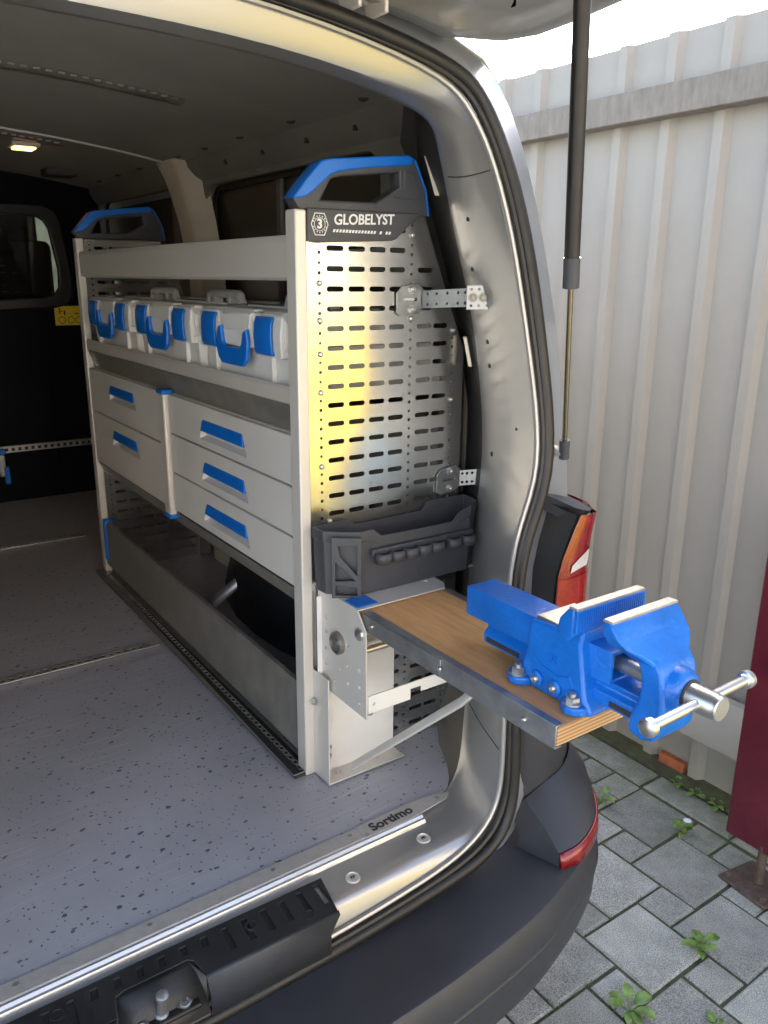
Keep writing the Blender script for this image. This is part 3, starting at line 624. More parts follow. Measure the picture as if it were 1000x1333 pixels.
box('cab_roof_lining', -.5, 1.1, 3.93, 4.9, 1.93, 1.945, lining, van)

# bumper
def bpath(off, y_in=False):
    P = [(.30, .765), (.555, .770), (.72, .777), (.908, .799), (1.023, .830), (1.10, .856), (1.165, .890), (1.212, .935), (1.24, .995), (1.255, 1.10), (1.26, 1.35)]
    C = resample(cr([(x, y, 0) for x, y in P], 5), 40); o = []
    for i, p in enumerate(C):
        t = (C[min(i + 1, 39)] - C[max(i - 1, 0)]).normalized(); nrm = Vector((t.y, -t.x, 0)); o.append(p + nrm * off)
    return o
inner = resample([Vector(p) for p in ((.30, .958, 0), (.8, .958, 0), (.95, .965, 0), (1.02, .985, 0), (1.06, 1.02, 0), (1.09, 1.08, 0), (1.12, 1.2, 0), (1.16, 1.35, 0))], 40)
sec = [('i', 0, .477), ('m', .5, .475), (None, -.012, .474), (None, -.004, .472), (None, .002, .465), (None, .011, .424), (None, .012, .412), (None, .009, .404), (None, .005, .401), (None, .008, .396), (None, .006, .34), (None, -.004, .30), (None, -.05, .255)]
rows = []
for kind, off, z in sec:
    if kind == 'i': P = [Vector((p.x, p.y, z)) for p in inner]
    elif kind == 'm': P = [Vector(((a.x + b.x) / 2, (a.y + b.y) / 2, z)) for a, b in zip(inner, bpath(-.03))]
    else: P = [Vector((p.x, p.y, z)) for p in bpath(off)]
    rows.append(P + [Vector((2 * XC - p.x, p.y, p.z)) for p in []])
rows = [[Vector((2 * XC - p.x, p.y, p.z)) for p in reversed(r[1:])] + r for r in rows]
bum = loft('bumper', rows, bump_m, van, ang=32)
lathe('parking_sensor', [(.010, 0), (.010, .002), (.008, .003)], (1.168, .882, .425), (.62, -.78, 0), black, bum, n=16)
# raised bumper corner with reflector
for sg in (1, -1):
    X = lambda x: x if sg > 0 else 2 * XC - x
    top = [(1.025, 1.0, .560), (1.034, .968, .566), (1.075, .962, .588), (1.125, .960, .606), (1.17, .98, .620), (1.205, 1.02, .628), (1.225, 1.10, .63)]
    mid = [(1.018, .985, .53), (1.035, .912, .538), (1.082, .905, .555), (1.138, .914, .570), (1.185, .942, .580), (1.22, .987, .585), (1.24, 1.09, .585)]
    bot = [(1.01, .95, .50), (1.033, .868, .505), (1.082, .862, .512), (1.140, .878, .522), (1.186, .912, .530), (1.222, .965, .535), (1.245, 1.08, .54)]
    low = [(1.005, .95, .472), (1.034, .862, .468), (1.082, .857, .474), (1.141, .874, .486), (1.188, .909, .494), (1.224, .962, .50), (1.247, 1.08, .50)]
    mp_ = lambda L_: [Vector((X(L_[0][0]), L_[0][1], L_[0][2]))] + [Vector((X(p[0]), p[1], p[2])) for p in cr(L_[1:], 4)]
    def seam(L_): return [Vector(q) for q in mp_(L_)]
    bc = loft('bumper_corner', [mp_(top), mp_(mid), mp_(bot), [p + Vector((0, .004, 0)) for p in mp_(low)]], bump_m, van, ang=28)
    rf = [[Vector((p.x, p.y - .003, p.z)) for p in mp_(L_)[1:18]] for L_ in (bot, low)]
    loft('reflector', [[p + Vector((0, 0, -.002)) for p in rf[0]], rf[1]], red, bc, solid=.006, ang=60)
    # column under the lamp
    colr = []
    for z, dx in ((.52, 0), (.66, .0), (.80, -.003)):
        colr.append([Vector((X(x + dx), y, z)) for x, y in ((1.015, 1.03), (1.022, .985), (1.045, .970), (1.085, .962), (1.13, .962), (1.17, .985), (1.20, 1.02), (1.22, 1.10))])
    loft('lamp_column', colr, bump_m, van, ang=50)
    # tail lamp: black carrier, red lens with a clear window and a painted orange reflection
    tl = loft('tail_lamp', [[Vector((X(x), y, z)) for x, y in ((1.066 + q, 1.06), (1.067 + q, 1.0), (1.070 + q, .962), (1.088 + q, .955))] for z, q in ((.80, -.012), (.95, -.004), (1.04, .002), (1.09, .02), (1.13, .038), (1.152, .048), (1.165, .03))], black, van, ang=60, label='black lamp carrier' )
    top_ = [Vector((X(x), y, z)) for x, y, z in ((1.075, 1.09, 1.180), (1.080, 1.05, 1.184), (1.092, 1.005, 1.180), (1.12, .968, 1.163), (1.155, .965, 1.152), (1.185, .985, 1.148), (1.20, 1.03, 1.15), (1.20, 1.10, 1.16))]
    bt_ = [p + Vector((0, .02, -.03)) for p in top_]
    loft('lamp_cap', [[Vector((X(1.10), 1.08, 1.19))] * 8, top_, bt_], dgrey, tl, ang=60)
    def lens_row(z, q): return [Vector((X(x), y, z)) for x, y in ((1.066 + q, .953), (1.090 + q * .9, .947), (1.14 + q * .4, .953), (1.175, .975), (1.200, 1.01), (1.213, 1.06), (1.216, 1.12))]
    zs = [(.80, -.012), (.86, -.008), (.93, -.004), (.985, 0), (1.04, .002), (1.075, .012), (1.10, .024), (1.125, .036), (1.145, .047), (1.153, .052)]
    L_ = [lens_row(z, q) for z, q in zs]
    ln = loft('lamp_lens', L_, red, tl, ang=60)
    def lens_pt(k_, z):
        q = 0
        for (za, qa), (zb, qb) in zip(zs, zs[1:]):
            if za <= z <= zb: q = qa + (qb - qa) * (z - za) / (zb - za)
        p = lens_row(z, q)[k_]; return p.lerp(Vector((X(1.15), 1.1, p.z)), -.014)
    loft('reverse_window', [[lens_pt(1, 1.046), lens_pt(2, 1.052), lens_pt(3, 1.062), lens_pt(4, 1.072), lens_pt(5, 1.08)], [lens_pt(1, 1.060), lens_pt(2, 1.084), lens_pt(3, 1.108), lens_pt(4, 1.124), lens_pt(5, 1.128)]], clear, ln, ang=60)
    loft('orange_reflection', [[p.lerp(Vector((X(1.15), 1.1, p.z)), -.010) for p in lens_row(z, q)[:4]] for z, q in ((.86, -.006), (.93, -.002), (.985, .002), (1.035, .004))], orange, ln, ang=60)  # painted patch for the orange reflection inside the lens

# tailgate raised overhead, hinge and gas strut
TG = Matrix.Translation((0, 1.25, 1.970)) @ Matrix.Rotation(R(-5.5), 4, 'X')
def tgp(x, d, z): return TG @ Vector((x, -d, z))       # d: distance from the hinge edge towards its lower edge
hw = lambda d: .832 + .03 * min(1, d / .8)
def tg_outline(ins, z):
    pts = [(0, .0), (.45, .0), (.62, .012), (.72, .03), (.80, .055), (.83, .10), (.845, .2), (.855, .5), (.86, .8), (.82, 1.05), (.80, 1.25), (.74, 1.32), (.4, 1.34), (0, 1.34)]
    C = resample(cr([(a, b, 0) for a, b in pts], 4), 44); o = []
    for i, p in enumerate(C):
        t = (C[min(i + 1, 43)] - C[max(i - 1, 0)]).normalized(); nrm = Vector((-t.y, t.x, 0)); q = p + nrm * ins; o.append((max(q.x, 0), q.y))
    return [tgp(XC + a, b, z) for a, b in o] + [tgp(XC - a, b, z) for a, b in reversed(o[1:-1])]
rows = [tg_outline(i, z) for i, z in ((.0, .035), (-.004, .02), (.004, .004), (.02, .0), (.05, .003), (.06, .016), (.10, .022), (.16, .018), (.17, .05))]
if (rows[4][10] - rows[0][10]).x > 0: rows = [tg_outline(-i, z) for i, z in ((.0, .035), (-.004, .02), (.004, .004), (.02, .0), (.05, .003), (.06, .016), (.10, .022), (.16, .018), (.17, .05))]
tg = loft('tailgate', rows, silver, van, closed_u=True, ang=60)
n0 = len(rows[0]); mk('tailgate_skin', [p + Vector((0, 0, .02)) for p in rows[0]], [tuple(range(n0))], silver_out, tg, solid=.003)
mk('tailgate_trim', rows[-1], [tuple(range(n0))], dgrey, tg, solid=.003)
boxes('hinge', [(.715, .722, 1.09, 1.20, 1.945, 1.985), (.762, .769, 1.09, 1.20, 1.945, 1.985), (.722, .762, 1.13, 1.2, 1.965, 1.985)], alu, van, bevel=.003)
box('brake_light', .775, .88, 1.20, 1.235, 1.978, 2.0, red, van, bevel=.004)
loft('roof_gutter', [[(x, 1.10, 1.968 - .06 * max(0, (x - .62) / .42) ** 2), (x, 1.14, 1.975 - .06 * max(0, (x - .62) / .42) ** 2), (x, 1.19, 1.985 - .05 * max(0, (x - .62) / .42) ** 2)] for x in [i * .055 - .35 for i in range(24)]], silver_out, van, ang=60)
S0, S1 = Vector((1.112, 1.0, 1.262)), Vector((.972, .905, 2.02))
def sp_(t): return S0.lerp(S1, t)
gs = tube('gas_strut', [sp_(.40), sp_(.985)], .0130, rubber, van, n=18)
tube('strut_rod', [sp_(.03), sp_(.42)], .0048, gold, gs)
tube('strut_collar', [sp_(.392), sp_(.455)], .0140, dgrey, gs, n=18)
tube('strut_cap', [sp_(.965), sp_(1.0)], .0155, dgrey, gs, n=18)
tube('strut_socket', [sp_(-.012), sp_(.035)], .0095, dgrey, gs, n=12)
lathe('ball_stud', [(.006, 0), (.006, .022), (.012, .024), (.012, .03)], S0 + Vector((-.004, .0, 0)), (.2, 1, 0), steel, gs, n=12)
# small holes and dimples in the pillar face
mt = [0, .08, .25, .45, .6, .72, .84, .87, .93, 1]; mrows = [rin] + [mids(t) for t in mt[1:-1]] + [rfl]
def on_pillar(z, t, tz=None):
    i = min(range(len(rin) // 2), key=lambda q: abs(rin[q].lerp(rfl[q], t if tz is None else tz).z - z) + (9 if rin[q].x < .8 else 0))
    for a in range(9):
        if mt[a] <= t <= mt[a + 1]: u = (t - mt[a]) / (mt[a + 1] - mt[a]); return mrows[a][i].lerp(mrows[a + 1][i], u)
for zq in (1.755, .70): tube('panel_seam', [on_pillar(zq, t_, .5) + Vector((-.0002, 0, 0)) for t_ in (.04, .2, .35, .5, .65, .8, .95)], .0011, dtrim, frame_o, n=6)
for z, t, r in ((1.575, .22, .0045), (1.455, .30, .0045), (1.418, .28, .0045), (1.225, .22, .005), (1.66, .35, .004), (1.30, .72, .003)):
    p = on_pillar(z, t); lathe('body_hole', [(r, -.001), (r, .0012), (r * .6, .0014)], p, (-.9, .1, 0), ink, frame_o, n=12)

# ------------------------------------------------------------------ shelving unit (local frame: x depth, y length, z up)
sh = thing('shelving_unit', 'grey metal van shelving unit with drawers and perforated end panels', 'shelving', (.712, 1.278, .572), -.0085, local=True)
LEN = 1.455
outl = [(.014, .0), (.014, 1.11), (.273, 1.115), (.376, .873), (.385, 0)]
def edge(z): return .385 + (.376 - .385) * z / .873 if z < .873 else .376 - (z - .873) / (1.115 - .873) * .103
holes = []
for k_ in range(31):
    z = 1.085 - .035 * k_
    if z < .03: break
    for c_ in (.076, .122, .168, .213, .279, .320):
        if c_ + .022 < edge(z + .01): holes.append(slot(c_, z, .034, .0095))
k_ = 0
while 1.095 - .0175 * k_ > .03:
    z = 1.095 - .0175 * k_
    for c_ in (.043, .246, .352):
        if c_ + .012 < edge(z + .01): holes.append(circ(c_, z, .0033 if k_ % 2 else .0027, 8))
    k_ += 1
for u, nm in ((.002, 'near'), (LEN - .002, 'far')):
    ep = plate('end_panel', outl, holes, .002, panel_m, sh, XZ(u))
    if nm == 'near':
        ep['label'] = 'scuffed perforated aluminium end panel'
        boxes('back_flange', [(.374, .384, .002, .03, 0, .873)], panel_m, ep, bevel=.001)
        for x, z in ((.043, .990), (.043, .865), (.043, .795), (.043, .655), (.246, 1.078), (.246, .925), (.352, .90), (.352, .76), (.060, .545), (.335, .545), (.043, .925)):
            bolt('rivet', (x, -.0002, z), (0, -1, 0), .0050, steel, ep, hexa=False)
for u0 in (-.003, LEN - .035):
    box('front_post', -.006, .017, u0, u0 + .036, 0, 1.112, alu, sh, bevel=.003)
    box('rear_post', .345, .384, u0 + .008, u0 + .034, 0, .86, galv, sh, bevel=.002)
    # carrying-handle cap
    g = plate('handle_cap', [(-.008, 1.129), (.004, 1.112), (.281, 1.112), (.274, 1.158), (.250, 1.203), (.240, 1.209), (.085, 1.190), (.050, 1.182), (.022, 1.160)],
              [[(.047, 1.129), (.067, 1.163), (.083, 1.169), (.212, 1.185), (.214, 1.161), (.19, 1.146), (.161, 1.131)]], .034, dgrey, sh, XZ(u0 + .018), bevel=.004)
    plate('blue_grip', [(-.009, 1.130), (.018, 1.162), (.046, 1.191), (.060, 1.196), (.083, 1.199), (.232, 1.216), (.244, 1.211), (.238, 1.199), (.147, 1.188), (.083, 1.177), (.064, 1.169), (.033, 1.143), (.018, 1.133), (-.004, 1.128)], [], .040, blue, g, XZ(u0 + .018), bevel=.003)
    plate('blue_edge', [(.246, 1.210), (.2515, 1.204), (.2755, 1.158), (.2825, 1.113), (.2795, 1.113), (.2725, 1.157), (.2485, 1.202)], [], .037, blue, g, XZ(u0 + .018), bevel=.0005)
    plate('grip_hollow', [(.195, 1.140), (.222, 1.160), (.222, 1.190), (.245, 1.185), (.262, 1.150), (.250, 1.138)], [], .036, dgrey, g, XZ(u0 + .0175), bevel=.0025)
bd = plate('badge_panel', [(.017, 1.114), (.016, 1.061), (.035, 1.058), (.194, 1.066), (.203, 1.069), (.258, 1.115)], [], .008, dgrey, sh, XZ(-.004), bevel=.0015)
text('lettering', 'GLOBELYST', .0245, white, bd, frame((.068, -.0084, 1.0965), (1, 0, .045), (-.045, 0, 1)), th=.0003, bold=.0005, shear=.1)
plate('hexagon_mark', [(.040 + .0175 * a, 1.0885 + .0185 * b) for a, b in ((1, 0), (.55, 1), (-.55, 1), (-1, 0), (-.55, -1), (.55, -1))], [[(.040 + .0160 * a, 1.0885 + .0170 * b) for a, b in ((1, 0), (.55, 1), (-.55, 1), (-1, 0), (-.55, -1), (.55, -1))]], .0006, white, bd, XZ(-.0083))
plate('ring_mark', circ(.040, 1.0885, .0112, 24), [circ(.040, 1.0885, .0104, 24)], .0006, white, bd, XZ(-.0083))
text('number_mark', '3', .0215, white, bd, XZ(-.0084, .040, 1.0885), th=.0003, bold=.0008, align='CENTER')
for a0, a1 in ((200, 340), (20, 160)):
    for i in range(7):
        a = R(a0 + (a1 - a0) * i / 6); plate('tiny_print', [(.040 + .0135 * cos(a) + dx, 1.0885 + .0135 * sin(a) + dz) for dx, dz in ((-.0008, -.0010), (.0008, -.0010), (.0008, .0010), (-.0008, .0010))], [], .0006, white, bd, XZ(-.0083))
for i in range(19):
    if i in (14, 16): continue
    x = .066 + i * .0066; plate('small_print', [(x, 1.0765), (x + .0042, 1.0765), (x + .0062, 1.0815), (x + .002, 1.0815)], [], .0006, white, bd, XZ(-.0083))
IN0, IN1 = .030, LEN - .038
def along(name, prof, u0, u1, m, parent, th=.0025, ang=8, **k):
    return loft(name, [[(v, u0, w_) for v, w_ in prof], [(v, u1, w_) for v, w_ in prof]], m, parent, solid=th, smooth=False, **k)
# upper tray
ut = along('upper_tray', [(.285, 1.06), (.283, 1.0), (.03, .998), (.010, .995), (.001, 1.0), (.0, 1.060), (.002, 1.070), (.014, 1.072), (.016, 1.062)], IN0, IN1, alu, sh)
bolt('screw', (.012, LEN - .037, 1.05), (0, -1, 0), .006, galv, ut, hexa=False)
# case shelf with a slanted apron
along('case_shelf', [(.345, .815), (.343, .785), (.02, .784), (.012, .786), (.008, .802), (.001, .804), (-.001, .798), (-.001, .774), (.004, .771)], IN0, IN1, alu, sh)
along('upper_apron', [(.001, .770), (.020, .716), (.06, .714)], IN0, IN1, dgalv, sh)  # down-facing slope, its shade put into the darker metal colour
# drawer cabinets
for u0, u1 in ((.030, .695), (.750, IN1)):
    loft('drawer_cabinet', [[(.36, u, .404), (.012, u, .404), (.012, u, .714), (.36, u, .714)] for u in (u0, u0 + .001, u1 - .001, u1)], alu2, sh, closed_u=True, solid=.002, ang=30)
def drawer(u0, u1, z0, z1):
    uc = (u0 + u1) / 2 + .002; zt = z1 - .034; zb = zt - .046
    hole = [(uc - .127, zb), (uc + .127, zb), (uc + .108, zt), (uc - .108, zt)]
    d = plate('drawer', [(u0 + .0018, z0 + .0018), (u1 - .0018, z0 + .0018), (u1 - .0018, z1 - .0018), (u0 + .0018, z1 - .0018)], [hole], .014, alu2, sh, YZ(.0045), bevel=.0016)
    prism('pull_recess', [(.0, zb), (.022, zb + .006), (.030, zt - .01), (.030, zt + .004), (.033, zt + .004), (.033, zb), (.024, zb - .003), (.0, zb - .003)], 'y', uc - .128, uc + .128, case_m, d, bevel=0) if False else None
    V = [(.000, u, z) for u, z in hole] + [(.022, uc + (u - uc) * .93, z) for (u, z) in [(hole[0][0], zb + .012), (hole[1][0], zb + .012), (hole[2][0], zt), (hole[3][0], zt)]]
    mk('pull_recess', V, [(0, 1, 5, 4), (1, 2, 6, 5), (2, 3, 7, 6), (3, 0, 4, 7), (4, 5, 6, 7)], case_m, d, ang=20)
    za = zt - .027
    k1 = .127 - .019 * (za - zb) / (zt - zb) - .002
    mk('blue_pull', [(-.0035, uc - .1065, zt), (-.0035, uc + .1065, zt), (-.0060, uc + k1, za), (-.0060, uc - k1, za), (.010, uc - .1065, zt), (.010, uc + .1065, zt), (.004, uc + k1, za - .001), (.004, uc - k1, za - .001)], BF, blue, d, bevel=.002)
for z0, z1 in ((.615, .715), (.513, .614), (.409, .512)): drawer(.031, .694, z0, z1)
for z0, z1 in ((.577, .715), (.406, .576)): drawer(.751, IN1, z0, z1)
dv = box('divider_post', -.014, .012, .698, .741, .392, .718, alu, sh, bevel=.005)
box('end_cap', -.0165, .012, .6955, .7435, .712, .724, blue, dv, bevel=.003); box('end_cap', -.0165, .012, .6955, .7435, .384, .396, blue, dv, bevel=.003)
along('lower_apron', [(.002, .403), (.018, .366), (.36, .364)], IN0, IN1, dgalv, sh)  # darker metal carries the shade of this underside slope
along('bottom_tray', [(.05, .026), (.018, .026), (.006, .032), (.0, .040), (.0, .185), (.004, .195), (.012, .196), (.014, .190)], IN0, IN1, dgalv, sh)
for u in (IN1 - .028,): box('corner_guard', -.006, .026, u, u + .029, .055, .203, blue, sh, bevel=.006)
n_ = int((IN1 - .02) / .021)
srl = plate('slotted_rail', [(-.034, .0), (.012, .0), (.012, LEN), (-.034, LEN)], [[(-.008 + dx * .005, .02 + i * .021 + dy * .0075) for dx, dy in ((-1, -1), (1, -1), (1, 1), (-1, 1))] for i in range(n_)], .003, dgalv, sh, frame((0, 0, .0105), (1, 0, 0), (0, 1, 0)))
box('rail_base', -.030, .010, .0, LEN, .0005, .0085, ink, srl, bevel=0)
plate('back_panel', [(LEN - .42, .05), (LEN - .03, .05), (LEN - .03, .36), (LEN - .42, .36)], [slot(LEN - .39 + i * .05, .09 + j * .035, .034, .0095) for i in range(8) for j in range(7)], .002, galv, sh, frame((.372, 0, 0), (0, 1, 0), (0, 0, 1)))
box('inner_upright', .30, .335, LEN - .44, LEN - .42, .03, .36, galv, sh, bevel=.002)
tube('loose_strut', [(.15, LEN - .60, .05), (.33, LEN - .66, .20)], .016, steel, sh, flat=.3)

# straps that tie the end panel to the pillar
def strap(z, x0, xs, x1, label, yb, plate_end, tilt):
    s = thing('wall_strap', label, 'strap', (x0, 1.27, z), 0, 'galvanised straps tying the end panel to the pillar')
    plate('fixing_lug', [(x0, z - .024), (x0 + .010, z - .031), (x0 + .052, z - .026), (x0 + .064, z - .016), (x0 + .064, z + .018), (x0 + .050, z + .030), (x0 + .012, z + .024), (x0, z + .012)], [slot(x0 + .032, z, .034, .006)], .004, galv, s, XZ(1.272), bevel=.0008)
    for dz in (-.019, .019): bolt('bolt', (x0 + .034, 1.270, z + dz), (0, -1, 0), .0065, steel, s)
    a, b = Vector((x0 + .06, 1.268, z)), Vector((x1, yb, z + tilt)); d = (b - a); ln = d.length
    plate('perforated_strap', [(0, -.0165), (ln, -.0165), (ln, .0165), (0, .0165)], [circ(ln * t, e, .0032, 6) for t in (.12, .32, .55, .78, .93) for e in (-.0095, .0095)], .0025, galv, s, frame(a, d, (0, 0, 1)))
    if plate_end:
        fr = frame(b + Vector((-.004, -.004, 0)), (-.12, -.96, .05), (0, 0, 1))
        fr = frame(b + Vector((-.002, -.003, 0)), (.78, -.62, .02), (0, 0, 1))
        plate('end_plate', [(-.004, -.021), (.037, -.021), (.041, -.017), (.041, .017), (.037, .021), (-.004, .021)], [circ(x_, z_, .0026, 8) for x_ in (.004, .018, .033) for z_ in (-.0145, .0145)], .003, galv, s, fr)
        for x_ in (.007, .026): bolt('bolt', fr @ Vector((x_, 0, .001)), fr.to_3x3() @ Vector((0, 0, 1)), .0066, dgalv, s)
strap(1.533, .920, 1.0, 1.000, 'galvanised strap above the grey tool bin, bolted to the pillar', 1.156, True, .006)
strap(1.163, 1.030, 1.1, 1.125, 'galvanised strap just over the rim of the grey tool bin', 1.235, False, .006)

# ------------------------------------------------------------------ three tool cases on the shelf
def make_case(yc, label):
    t = thing('tool_case', label, 'tool case', (.7155, yc, .572 + .7865), -.0085, 'grey tool cases on the shelf', local=True)
    W, D, Hh = .215, .335, .152
    # body
    rows = []
    for z, e, f in ((0, .012, .022), (.004, .008, .018), (.082, .002, .012), (.088, .002, .012)):
        rows.append([(f, -W + e + .012, z), (f, W - e - .012, z), (f + .012, W - e, z), (D, W - e, z), (D, -W + e, z), (f + .012, -W + e, z)])
    nb = len(rows[0]); V = [p for r in rows for p in r]; F = [tuple(range(nb))]
    for i in range(3): F += [(i * nb + j, i * nb + (j + 1) % nb, (i + 1) * nb + (j + 1) % nb, (i + 1) * nb + j) for j in range(nb)]
    F.append(tuple(3 * nb + j for j in range(nb))); b = mk('body', V, F, case_m, t, bevel=.003, ang=30)
    for u in (-.135, .135): box('body_rib', .006, .016, u - .004, u + .004, .004, .074, case_m, b, bevel=.0015)
    # lid with hexagonal front
    pl = [(-W, .105), (-W + .010, .082), (-W + .045, .070), (W - .045, .070), (W - .010, .082), (W, .105), (W - .002, .130), (W - .022, .147), (-W + .022, .147), (-W + .002, .130)]
    V = []; m_ = len(pl)
    for dpt, sc, dz in ((.006, .94, .0), (.000, .97, 0), (.010, 1.0, .001), (D, 1.0, .004), (D + .004, .98, .003)): V += [(dpt, u * (1 if sc == 1 else (1 - (1 - sc) * .4)), .108 + (z - .108) * sc + dz) for u, z in pl]
    F = [tuple(range(m_)), tuple(4 * m_ + j for j in range(m_))]
    for i in range(4): F += [(i * m_ + j, i * m_ + (j + 1) % m_, (i + 1) * m_ + (j + 1) % m_, (i + 1) * m_ + j) for j in range(m_)]
    l = mk('lid', V, F, case_m, t, bevel=.0025, ang=25)
    prism('lid_band', [(-.006, .078), (-.008, .110), (-.004, .142), (.010, .152), (.03, .152), (.03, .078)], 'y', -.068, .068, case_m, l, bevel=.003)
    for u in (-.150, .150): prism('lid_band', [(-.003, .066), (-.005, .108), (-.001, .140), (.012, .151), (.03, .151), (.03, .066)], 'y', u - .046, u + .046, case_m, l, bevel=.003)
    for u in (-.132, .132):
        loft('latch', [[(v, q, z) for q in (u - .036, u + .036)] for v, z in ((-.004, .070), (-.0085, .078), (-.0100, .105), (-.0085, .128), (-.003, .141))], blue, t, solid=.005, bevel=.0015, ang=60)
    plate('front_handle', [(-.070, .114), (-.056, .108), (-.046, .084), (-.036, .076), (.036, .076), (.046, .084), (.052, .118), (.066, .114), (.078, .074), (.066, .050), (.050, .040), (-.048, .040), (-.068, .054), (-.076, .090)], [], .010, blue, t, frame((-.012, 0, 0), (0, 1, 0), (0, 0, 1)), bevel=.003)
    mk('handle_recess', [(-.0075, -.050, .078), (-.0075, .050, .078), (-.0095, .054, .112), (-.0095, -.056, .114), (.0, -.050, .078), (.0, .050, .078), (.0, .054, .112), (.0, -.056, .114)], BF, whitem, t, bevel=.003)
    # raised carrying handle on the lid
    P = [(.17, -.105, .148), (.17, -.092, .166), (.17, -.080, .172), (.17, .080, .172), (.17, .092, .166), (.17, .105, .148)]
    hd = tube('top_handle', resample(cr(P, 4), 20), .009, case_m, t, flat=1.3, n=10)
    for u in (-.045, .045): box('handle_foot', .158, .182, u - .010, u + .010, .148, .169, case_m, hd, bevel=.003)
    boxes('lid_rib', [(.10, .104, -.16, .16, .150, .1545), (.24, .244, -.16, .16, .150, .1545)], case_m, l, bevel=.0008)
    return t
make_case(1.540, 'grey tool case with blue latches, the one against the perforated end panel')
make_case(1.977, 'middle one of three grey tool cases with blue latches')
make_case(2.412, 'grey tool case with blue latches, the one farthest from the vise')

# ------------------------------------------------------------------ dark plastic bin on the end panel
bn = thing('tool_bin', 'dark grey plastic tool bin with clips, hung on the end panel', 'bin', (.9, 1.22, .985))
plan = [(.722, 1.262, 1.118), (.724, 1.226, 1.118), (.748, 1.204, 1.118), (.779, 1.182, 1.118), (.806, 1.1805, 1.120), (.826, 1.180, 1.104), (.92, 1.179, 1.103), (1.0, 1.178, 1.104), (1.016, 1.178, 1.120), (1.046, 1.178, 1.130), (1.085, 1.205, 1.130), (1.100, 1.262, 1.128),
        (1.0, 1.2655, 1.126), (.985, 1.2655, 1.108), (.82, 1.2655, 1.106), (.80, 1.2655, 1.120)]
cx_, cy_ = .905, 1.222
def shr(p, s, dz): return (cx_ + (p[0] - cx_) * s, cy_ + (p[1] - cy_) * (1 - (1 - s) * 2.6), p[2] + dz)
NB = len(plan)
bt = [(cx_ + (x - cx_) * .972, cy_ + (y - cy_) * .92, .992) for x, y, z in plan]
rows = [bt, [(cx_ + (x - cx_) * .985, cy_ + (y - cy_) * .96, 1.06) for x, y, z in plan], [(cx_ + (x - cx_) * .988, cy_ + (y - cy_) * .97, z - .022) for x, y, z in plan], [(cx_ + (x - cx_) * 1.0, cy_ + (y - cy_) * 1.0, z - .020) for x, y, z in plan], list(plan), [shr(p, .985, 0) for p in plan], [shr(p, .98, -.02) for p in plan], [(shr(p, .955, 0)[0], shr(p, .955, 0)[1], .998) for p in plan]]
V = [p for r in rows for p in r]; F = [tuple(range(NB - 1, -1, -1)), tuple((len(rows) - 1) * NB + j for j in range(NB))]
for i in range(len(rows) - 1): F += [(i * NB + j, i * NB + (j + 1) % NB, (i + 1) * NB + (j + 1) % NB, (i + 1) * NB + j) for j in range(NB)]
mk('body', V, F, dgrey, bn, bevel=.0012, ang=25)
box('clip_rail', .800, 1.050, 1.1705, 1.182, 1.070, 1.082, dgrey, bn, bevel=.002)
for x in (.820, .852, .884, .915, .948, .992, 1.028):
    P = [(x - .013, 1.173, 1.066), (x - .015, 1.160, 1.066), (x - .008, 1.152, 1.066), (x + .008, 1.152, 1.066), (x + .013, 1.160, 1.066)]
    C = resample(cr(P, 4), 12); loft('tool_clip', [[p + Vector((0, 0, d)) for p in C] for d in (-.010, .010)], dgrey, bn, solid=.004, ang=60)
a_, b_ = Vector((.735, 1.2105, 0)), Vector((.779, 1.176, 0)); dvec = b_ - a_; lw = dvec.length
fr = frame((a_.x - .003, a_.y - .003, .990), dvec, (0, 0, 1))
plate('truss_side', [(0, 0), (lw, 0), (lw, .120), (0, .120)], [[(.007, .006), (lw - .008, .006), (lw - .008, .022), (.007, .026)], [(.007, .034), (.007, .072), (lw - .012, .036)], [(.012, .104), (lw - .008, .104), (lw - .008, .046), (.016, .082)]], .007, dgrey, bn, fr, bevel=.001)

# ------------------------------------------------------------------ fold-out workbench
wb = thing('folding_workbench', 'fold-out plywood workbench on white steel brackets', 'workbench', (.84, 1.1, .57))
plate('top_plate', [(.738, 1.262), (.738, 1.128), (.942, 1.128), (.958, 1.150), (.962, 1.196), (1.075, 1.196), (1.085, 1.262)], [circ(.93, 1.175, .006, 10)], .003, alu, wb, XY(.9895), bevel=.0008)
box('blue_pad', .742, .788, 1.135, 1.178,      .9911, .9935, blue, wb, bevel=.001)
gp = plate('side_bracket', [(1.274, .9875), (1.132, .9875), (1.104, .955), (1.101, .778), (1.252, .780), (1.274, .812)], [[(y + dy * .0035, z + dz * .0035) for dy, dz in ((-1, -1), (1, -1), (1, 1), (-1, 1))] for y, z in ((1.245, .905), (1.247, .868), (1.247, .835), (1.212, .81), (1.165, .905), (1.165, .86), (1.165, .825), (1.125, .87), (1.125, .835), (1.125, .80), (1.19, .845), (1.245, .935))], .003, alu, wb, frame((.741, 0, 0), (0, 1, 0), (0, 0, 1)), bevel=.0006)
plate('side_bracket', [(1.262, .9875), (1.132, .9875), (1.104, .955), (1.101, .80), (1.262, .80)], [], .003, alu, wb, frame((.943, 0, 0), (0, 1, 0), (0, 0, 1)), bevel=.0006)
lathe('round_knob', [(.0225, 0), (.0225, .008), (.019, .0105), (.018, .006), (.008, .0055), (.007, .008)], (.7395, 1.196, .900), (-1, 0, 0), mat('knob_grey', (.22, .21, .19), .4, metal=.6, var=.2, vscale=40), wb, n=28)
lathe('pivot_bolt', [(.013, 0), (.012, .004), (.007, .007), (.001, .008)], (.7395, 1.124, .945), (-1, 0, 0), steel, wb, n=20)
